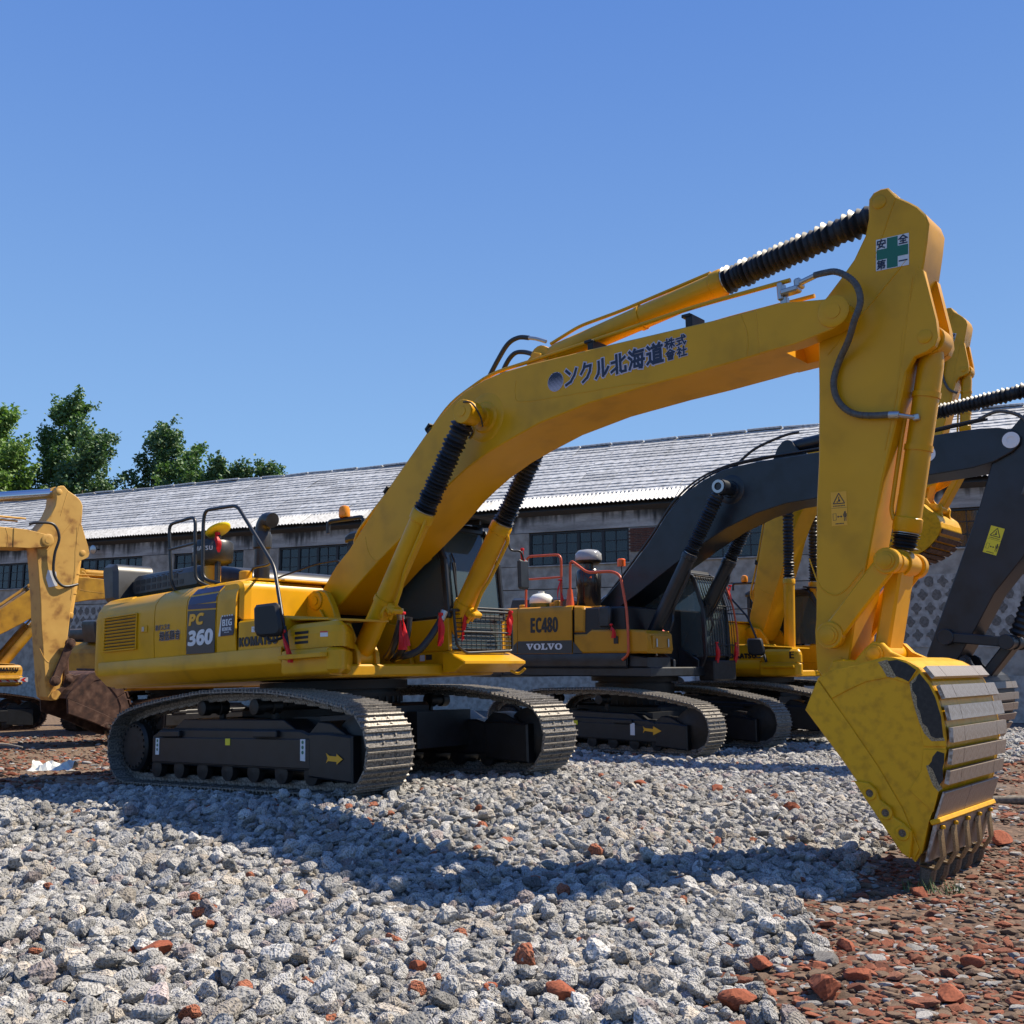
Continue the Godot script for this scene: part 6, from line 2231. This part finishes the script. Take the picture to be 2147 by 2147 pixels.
func tracks_k(root, m):
	var q = TK.duplicate()
	q.top = [Vector2(1.86, .945), Vector2(1.47, 1.01), Vector2(.89, 1.075), Vector2(.27, 1.10), Vector2(-.4, 1.10), Vector2(-1.13, 1.04), Vector2(-1.75, .97)]
	track(root, 1.295, q, m)
	track(root, -1.295, q, m)
	base_frame(root, 1.295, "undercarriage")

func pose(x, y, z, yaw, pitch = 0.0, sc = 1.0):
	return Transform3D(Basis(V(0, 1, 0), deg_to_rad(yaw)) * Basis(V(0, 0, 1), deg_to_rad(pitch)) * Basis().scaled(V(sc, sc, sc)), V(x, y, z))

func main_excavator():
	var root = thing("excavator", "large bright yellow excavator in front, boom reaching right, bucket teeth on the ground", "excavator", pose(-2.115, .115, -12.23, -41.0, 2.5))
	tracks_k(root, "shoe")
	var s = node("track_decals", root)
	var z = 1.522
	decal([.02, .50, .11, .50, .11, .57, .02, .57], z, "label", "decal_yellow", s)
	decal([-1.42, .38, -1.34, .38, -1.34, .57, -1.42, .57], z, "label", "decal_white", s)
	decal([1.34, .36, 1.42, .355, 1.42, .57, 1.34, .57], z, "label", "decal_white", s)
	decal([1.78, .365, 1.91, .36, 1.91, .335, 2.0, .385, 1.91, .435, 1.91, .41, 1.80, .415, 1.75, .44, 1.775, .39, 1.75, .345], z + .002, "arrow", "decal_orange", s)
	var b = mb()
	for k in 3:
		b.cyl(V(1.38, .54 - k * .05, z + .003), V(1.38, .54 - k * .05, z + .005), .018, 12)
		b.cyl(V(-1.38, .54 - k * .05, z + .003), V(-1.38, .54 - k * .05, z + .005), .018, 12)
	put(b, "label_print", "decal_green", s)
	upper_k(root, {"paint": "yellow", "fine": true})
	var f = front_k(root, {"paint": "yellow", "fine": true, "patches": true})
	marks(root, f)
	# hose over the arm joint, ending at the bucket cylinder
	var hp = []
	for q in [[6.60, 4.215], [6.68, 4.21], [6.78, 4.19], [6.88, 4.11], [6.94, 4.01], [6.95, 3.88], [6.89, 3.75], [6.80, 3.63], [6.71, 3.51], [6.65, 3.37], [6.65, 3.24], [6.70, 3.13], [6.79, 3.05], [6.91, 3.01], [7.06, 2.985]]:
		hp.append(V(q[0] - (0.0 if q[1] > 3.6 else .035), q[1], .405 if q[1] > 3.7 else (.33 if q[1] > 3.55 else .24)))
	b = mb()
	b.tube(curve(hp, 5), .026, 10)
	put(b, "hose", "hose_grey", f.arm)
	b = mb()
	for i in range(4, 66, 1):
		var c = curve(hp, 5)
		var d = (c[i + 1] - c[i]).normalized()
		b.lathe([[.026, -.005], [.0285, 0], [.026, .005]], c[i], d, 8)
	put(b, "hose_spiral", "hose_grey", f.arm)
	b = mb()
	b.cyl(V(7.02, 2.985, .24), V(7.10, 2.97, .235), .03, 10, .005)
	b.cyl(V(7.09, 2.97, .235), V(7.20, 2.945, .12), .018, 8)
	b.box(V(7.19, 2.95, .13), V(.05, .05, .05), .008)
	b.cyl(V(6.44, 4.235, .30), V(6.62, 4.215, .40), .024, 10)
	put(b, "hose_fitting", "fitting", f.arm)
	b = mb()
	b.box(V(6.24, 4.22, .25), V(.05, .16, .10), .012)
	b.box(V(6.33, 4.20, .27), V(.16, .05, .10), .012)
	b.box(V(6.40, 4.25, .25), V(.06, .08, .10), .012)
	b.box(V(6.26, 4.12, .25), V(.06, .1, .06), .006)
	put(b, "pipe_clamp", "fitting", f.boom)
	hose(f.boom, [V(2.72, 4.30, .1), V(2.89, 4.50, .1), V(3.04, 4.64, .1), V(3.19, 4.67, .1), V(3.33, 4.63, .1)], .026)
	hose(f.boom, [V(2.70, 4.30, -.1), V(2.82, 4.50, -.1), V(2.95, 4.60, -.1), V(3.10, 4.58, -.1), V(3.3, 4.48, -.06)], .026)
	hose(f.boom, [V(3.33, 4.63, .1), V(3.42, 4.60, .08), V(3.52, 4.55, .05)], .02, "fitting", "hose_fitting")
	hose(f.boom, [V(2.80, 3.84, .46), V(2.72, 3.90, .42), V(2.70, 3.80, .40), V(2.74, 3.68, .38), V(2.68, 3.62, .37)], .009, "hose", "grease_line", 5)
	hose(f.boom, [V(2.96, 3.88, .74), V(3.04, 3.86, .70), V(3.06, 3.74, .60), V(3.0, 3.66, .5)], .009, "hose", "grease_line", 5)
	# thick hoses between the boom cylinders
	hose(root, [V(1.52, 1.80, .30), V(1.47, 1.62, .32), V(1.36, 1.46, .30), V(1.20, 1.40, .22), V(1.05, 1.40, .1)], .042)
	hose(root, [V(1.56, 1.82, .22), V(1.52, 1.62, .22), V(1.42, 1.47, .2), V(1.25, 1.40, .12), V(1.05, 1.38, .0)], .042)
	hose(root, [V(1.62, 1.80, -.22), V(1.58, 1.62, -.1), V(1.50, 1.46, .02), V(1.35, 1.40, .12), V(1.15, 1.40, .12)], .042)
	hose(root, [V(1.52, 1.80, .30), V(1.54, 1.90, .34)], .046, "fitting", "hose_fitting")
	hose(root, [V(1.62, 1.80, -.22), V(1.64, 1.90, -.26)], .046, "fitting", "hose_fitting")
	# pipes and hoses at the boom foot
	for k in 3:
		hose(root, [V(.66, 2.56, .24 - k * .15), V(.56, 2.46, .24 - k * .15), V(.42, 2.34, .26 - k * .15), V(.30, 2.22, .22 - k * .15)], .028, "hose", "hose")
		b = mb()
		b.cyl(V(.66, 2.56, .24 - k * .15), V(.58, 2.48, .24 - k * .15), .036, 10, .004)
		put(b, "hose_fitting", "fitting", root)
	# round mirror with a yellow rim on a post
	b = mb()
	b.box(V(-.98, 2.66, 1.02), V(.07, .66, .05), .008)
	put(b, "mirror_post", "charcoal", root)
	b = mb()
	b.lathe([[0, 0], [.13, 0], [.155, .015], [.16, .03], [.14, .04]], V(-.97, 3.03, 1.02), V(-.45, .80, .10), 26)
	put(b, "round_mirror", "decal_yellow", root)
	b = mb()
	b.lathe([[0, .05], [.09, .043], [.137, .036]], V(-.97, 3.03, 1.02), V(-.45, .80, .10), 26)
	put(b, "mirror_face", "black_gloss", root)
	var X = root.transform
	ribbon(X * V(-.95, 3.0, 1.05), .26, .07, "red ribbon tied under the round mirror on the large excavator")
	ribbon(X * V(1.10, 1.66, 1.56), .33, .05, "red ribbon on the foot of the long handrail below the square mirror", V(.06, 0, 0))
	ribbon(X * V(1.56, 1.86, .33), .42, .10, "bunch of red ribbons on the near boom cylinder hoses", V(0, 0, 0), 3)
	ribbon(X * V(1.66, 1.86, -.18), .38, .06, "red ribbon on the far boom cylinder hoses", V(0, 0, 0), 2)
	ribbon(X * V(1.65, 1.94, -.59), .39, .045, "red ribbon hanging on the cab guard, nearer the boom", V(.0, 0, .0), 2)
	ribbon(X * V(1.65, 1.93, -1.40), .33, .06, "red ribbon hanging at the far corner of the cab guard", V(.0, 0, .0), 2)
	ribbon(X * V(1.60, 2.74, -1.72), .24, .05, "red ribbon on the cab mirror of the large excavator")
	return root

func other_machines():
	# raised machine behind
	var r = thing("excavator", "yellow excavator behind the dark one, boom raised steeply, bucket in the air", "excavator", pose(5.70, -.08, -23.93, -41.0, 0.0, 1.08))
	tracks_k(r, "shoe")
	upper_k(r, {"paint": "yellow", "fine": true})
	var f = front_k(r, {"paint": "yellow", "boom": 38.2, "arm": 0.0, "bucket": -53.0, "jx": 7.16, "jy": 1.62, "kf": .62, "bf": .5, "strip": "rusty"})
	var b = mb()
	heavy(b, "KOMATSU", .70, .095, plane(.15, 1.555, 1.452), .006)
	text(b, "E", .10, .14, plane(1.58, 1.55, 1.45), true)
	put(b, "lettering", "decal_black", r)
	var q = Transform3D(Basis(V(0, 0, 1), -.35), V(7.09, 4.22, f.aw + .001))
	var bd = node("safety_sticker", f.arm)
	b = mb()
	b.X = q
	b.box(V(.0, .0, .0015), V(.26, .26, .003), 0.0)
	put(b, "board", "decal_white", bd)
	b = mb()
	b.X = q
	b.box(V(0, 0, .0035), V(.085, .25, .001))
	b.box(V(-.0835, 0, .0035), V(.082, .085, .001))
	b.box(V(.0835, 0, .0035), V(.082, .085, .001))
	put(b, "green_cross", "decal_green", bd)
	b = mb()
	b.X = q
	for k in 4:
		glyph(b, ["an", "zen", "dai", "ichi"][k], V(-.122 + (k % 2) * .172, .052 - (k / 2) * .172, .003), V(.07, 0, 0), V(0, .07, 0), V(0, 0, 1), .013, 0.0)
	put(b, "lettering", "decal_navy", bd)
	hose(f.arm, [V(6.7, 4.1, .36), V(6.95, 4.05, .34), V(7.0, 3.8, .26), V(6.95, 3.5, .23), V(7.05, 3.2, .23), V(7.2, 3.1, .2)], .025, "hose_grey")
	# worn machine on the left: its arm and rusty bucket stand in view
	r = thing("excavator", "worn yellow excavator at the left, arm upright with a rusty brown bucket", "excavator", pose(-14.54, -.1, -15.96, 45.0))
	tracks_k(r, "dirty_shoe")
	upper_k(r, {"paint": "worn_yellow"})
	f = front_k(r, {"paint": "old_yellow", "boom": 2.0, "arm": 13.3, "bucket": 34.0, "aw": .28, "ascale": 1.12, "kscale": 1.18, "bellows": false, "bucketpaint": "rusty", "strip": "rusty", "linkpaint": "rusty", "jx": 6.80, "jy": 1.93, "af": .5, "kf": .72})
	b = mb()
	text(b, "KOMATSU", 1.3, .19, plane(4.28, 3.84, .361))
	put(b, "lettering", "decal_white", f.boom)
	decal([6.62, 3.02, 6.78, 3.02, 6.80, 3.28, 6.66, 3.34, 6.60, 3.2], .281, "worn_sticker", "decal_white", f.arm)
	hose(f.arm, [V(6.45, 4.22, .34), V(6.62, 4.22, .38), V(6.86, 4.15, .40), V(6.92, 3.9, .40), V(6.80, 3.6, .36), V(6.74, 3.25, .33), V(6.86, 3.0, .33), V(7.16, 2.98, .25)], .026, "hose")
	# machine further left with red arrows on its side
	r = thing("excavator", "yellow excavator at the left edge with red arrow stripes along its side", "excavator", pose(-15.25, -.3, -26.75, 38.0))
	tracks_k(r, "dirty_shoe")
	upper_k(r, {"paint": "worn_yellow"})
	f = front_k(r, {"paint": "worn_yellow", "boom": 0.0, "arm": -40.0, "bucket": -60.0, "bellows": false})
	b = mb()
	heavy(b, "KOMATSU", .62, .095, plane(1.05, 1.58, 1.452), .006)
	put(b, "lettering", "decal_black", r)
	decal([.95, 1.30, 1.92, 1.30, 1.92, 1.42, .95, 1.42], 1.478, "arrow_band", "decal_white", r)
	for k in 5:
		var x = .98 + k * .19
		decal([x, 1.36, x + .08, 1.31, x + .14, 1.31, x + .08, 1.36, x + .14, 1.41, x + .08, 1.41], 1.482, "red_arrow", "decal_red", r)
	# rear of another machine, half hidden behind the large one
	r = thing("excavator", "dusty yellow excavator seen from behind, half hidden behind the large one's tail", "excavator", pose(-9.0, -.35, -27.4, 55.0))
	tracks_k(r, "dirty_shoe")
	upper_k(r, {"paint": "worn_yellow", "cab": false})
	decal([-2.9, 1.75, -2.5, 1.75, -2.5, 2.05, -2.9, 2.05], 1.478, "label", "decal_white", r)

func ec_ribbons(X):
	ribbon(X * V(-.86, 3.36, 1.34), .50, .09, "red ribbon on the squared orange handrail of the dark-boomed excavator")
	ribbon(X * V(.56, 2.42, 1.58), .30, .07, "red ribbon below the mirror of the dark-boomed excavator")
	ribbon(X * V(.80, 2.46, .45), .50, .24, "large bunch of red cloth on the dark excavator's boom hoses", V(0, 0, 0), 5)
	ribbon(X * V(1.52, 2.10, -.70), .42, .07, "red ribbon low on the dark excavator's cab cage, left side")
	ribbon(X * V(1.52, 2.10, -1.48), .42, .07, "red ribbon low on the dark excavator's cab cage, right side")
	ribbon(X * V(1.36, 3.30, -1.60), .34, .08, "red ribbon near the top of the dark excavator's cab cage")
	var o = thing("jerry_can", "white and green plastic can on the deck of the dark-boomed excavator", "canister", X * Transform3D(Basis(), V(-2.0, 2.82, .55)))
	var b = mb()
	b.lathe([[0, 0], [.2, 0], [.24, .05], [.25, .14]], V(0, 0, 0), V(0, 1, 0), 20)
	put(b, "lower_half", "bottle_green", o)
	b = mb()
	b.lathe([[.25, .14], [.26, .16], [.25, .26], [.18, .33], [.07, .36], [.07, .40], [0, .40]], V(0, 0, 0), V(0, 1, 0), 20)
	put(b, "upper_half", "bottle_white", o)

# ---------------------------------------------------------------- build
func _ready():
	var cam = Camera3D.new()
	cam.name = "camera"
	cam.position = V(0, 1.5, 0)
	cam.rotation_degrees = V(8.61, 0, 0)
	cam.fov = 54.4
	cam.near = .1
	cam.far = 800.0
	add_child(cam)
	var env = Environment.new()
	env.background_mode = Environment.BG_SKY
	var sky = Sky.new()
	var sm = ProceduralSkyMaterial.new()
	sm.sky_top_color = lin(.044, .118, .37)
	sm.sky_horizon_color = lin(.225, .39, .575)
	sm.sky_curve = .28
	sm.ground_bottom_color = Color(.30, .27, .24)
	sm.ground_horizon_color = Color(.45, .43, .40)
	sm.sun_angle_max = 1.0
	sky.sky_material = sm
	env.sky = sky
	env.background_energy_multiplier = 1.0
	env.tonemap_mode = Environment.TONE_MAPPER_LINEAR
	env.tonemap_exposure = 1.7
	env.sdfgi_enabled = true
	env.ssao_enabled = true
	env.ssil_enabled = true
	var we = WorldEnvironment.new()
	we.name = "world"
	we.environment = env
	add_child(we)
	var sun = DirectionalLight3D.new()
	sun.name = "sun"
	sun.light_energy = 1.6
	sun.light_color = Color(1.0, .95, .865)
	sun.light_angular_distance = .5
	sun.shadow_enabled = true
	add_child(sun)
	sun.look_at_from_position(V(0, 0, 0), -V(.571, .799, -.187), V(0, 1, 0))
	rng.seed = 12
	materials()
	ground()
	hall()
	var trees = [[-36.0, -66.0, 19.6, 2], [-32.2, -68.0, 20.9, 0], [-29.0, -65.0, 17.8, 1], [-25.6, -68.0, 19.0, 1], [-23.0, -67.0, 17.4, 0], [-20.4, -67.0, 16.0, 1], [-18.2, -68.0, 15.8, 1], [-15.7, -67.0, 14.3, 0], [-38.5, -70.0, 18.5, 1], [-34.2, -64.0, 16.6, 2]]
	for i in trees.size():
		tree(i, trees[i][0], trees[i][1], trees[i][2], trees[i][3])
	main_excavator()
	var ec = dark_excavator()
	ec_ribbons(ec.transform)
	other_machines()
	stones()
	small_things()
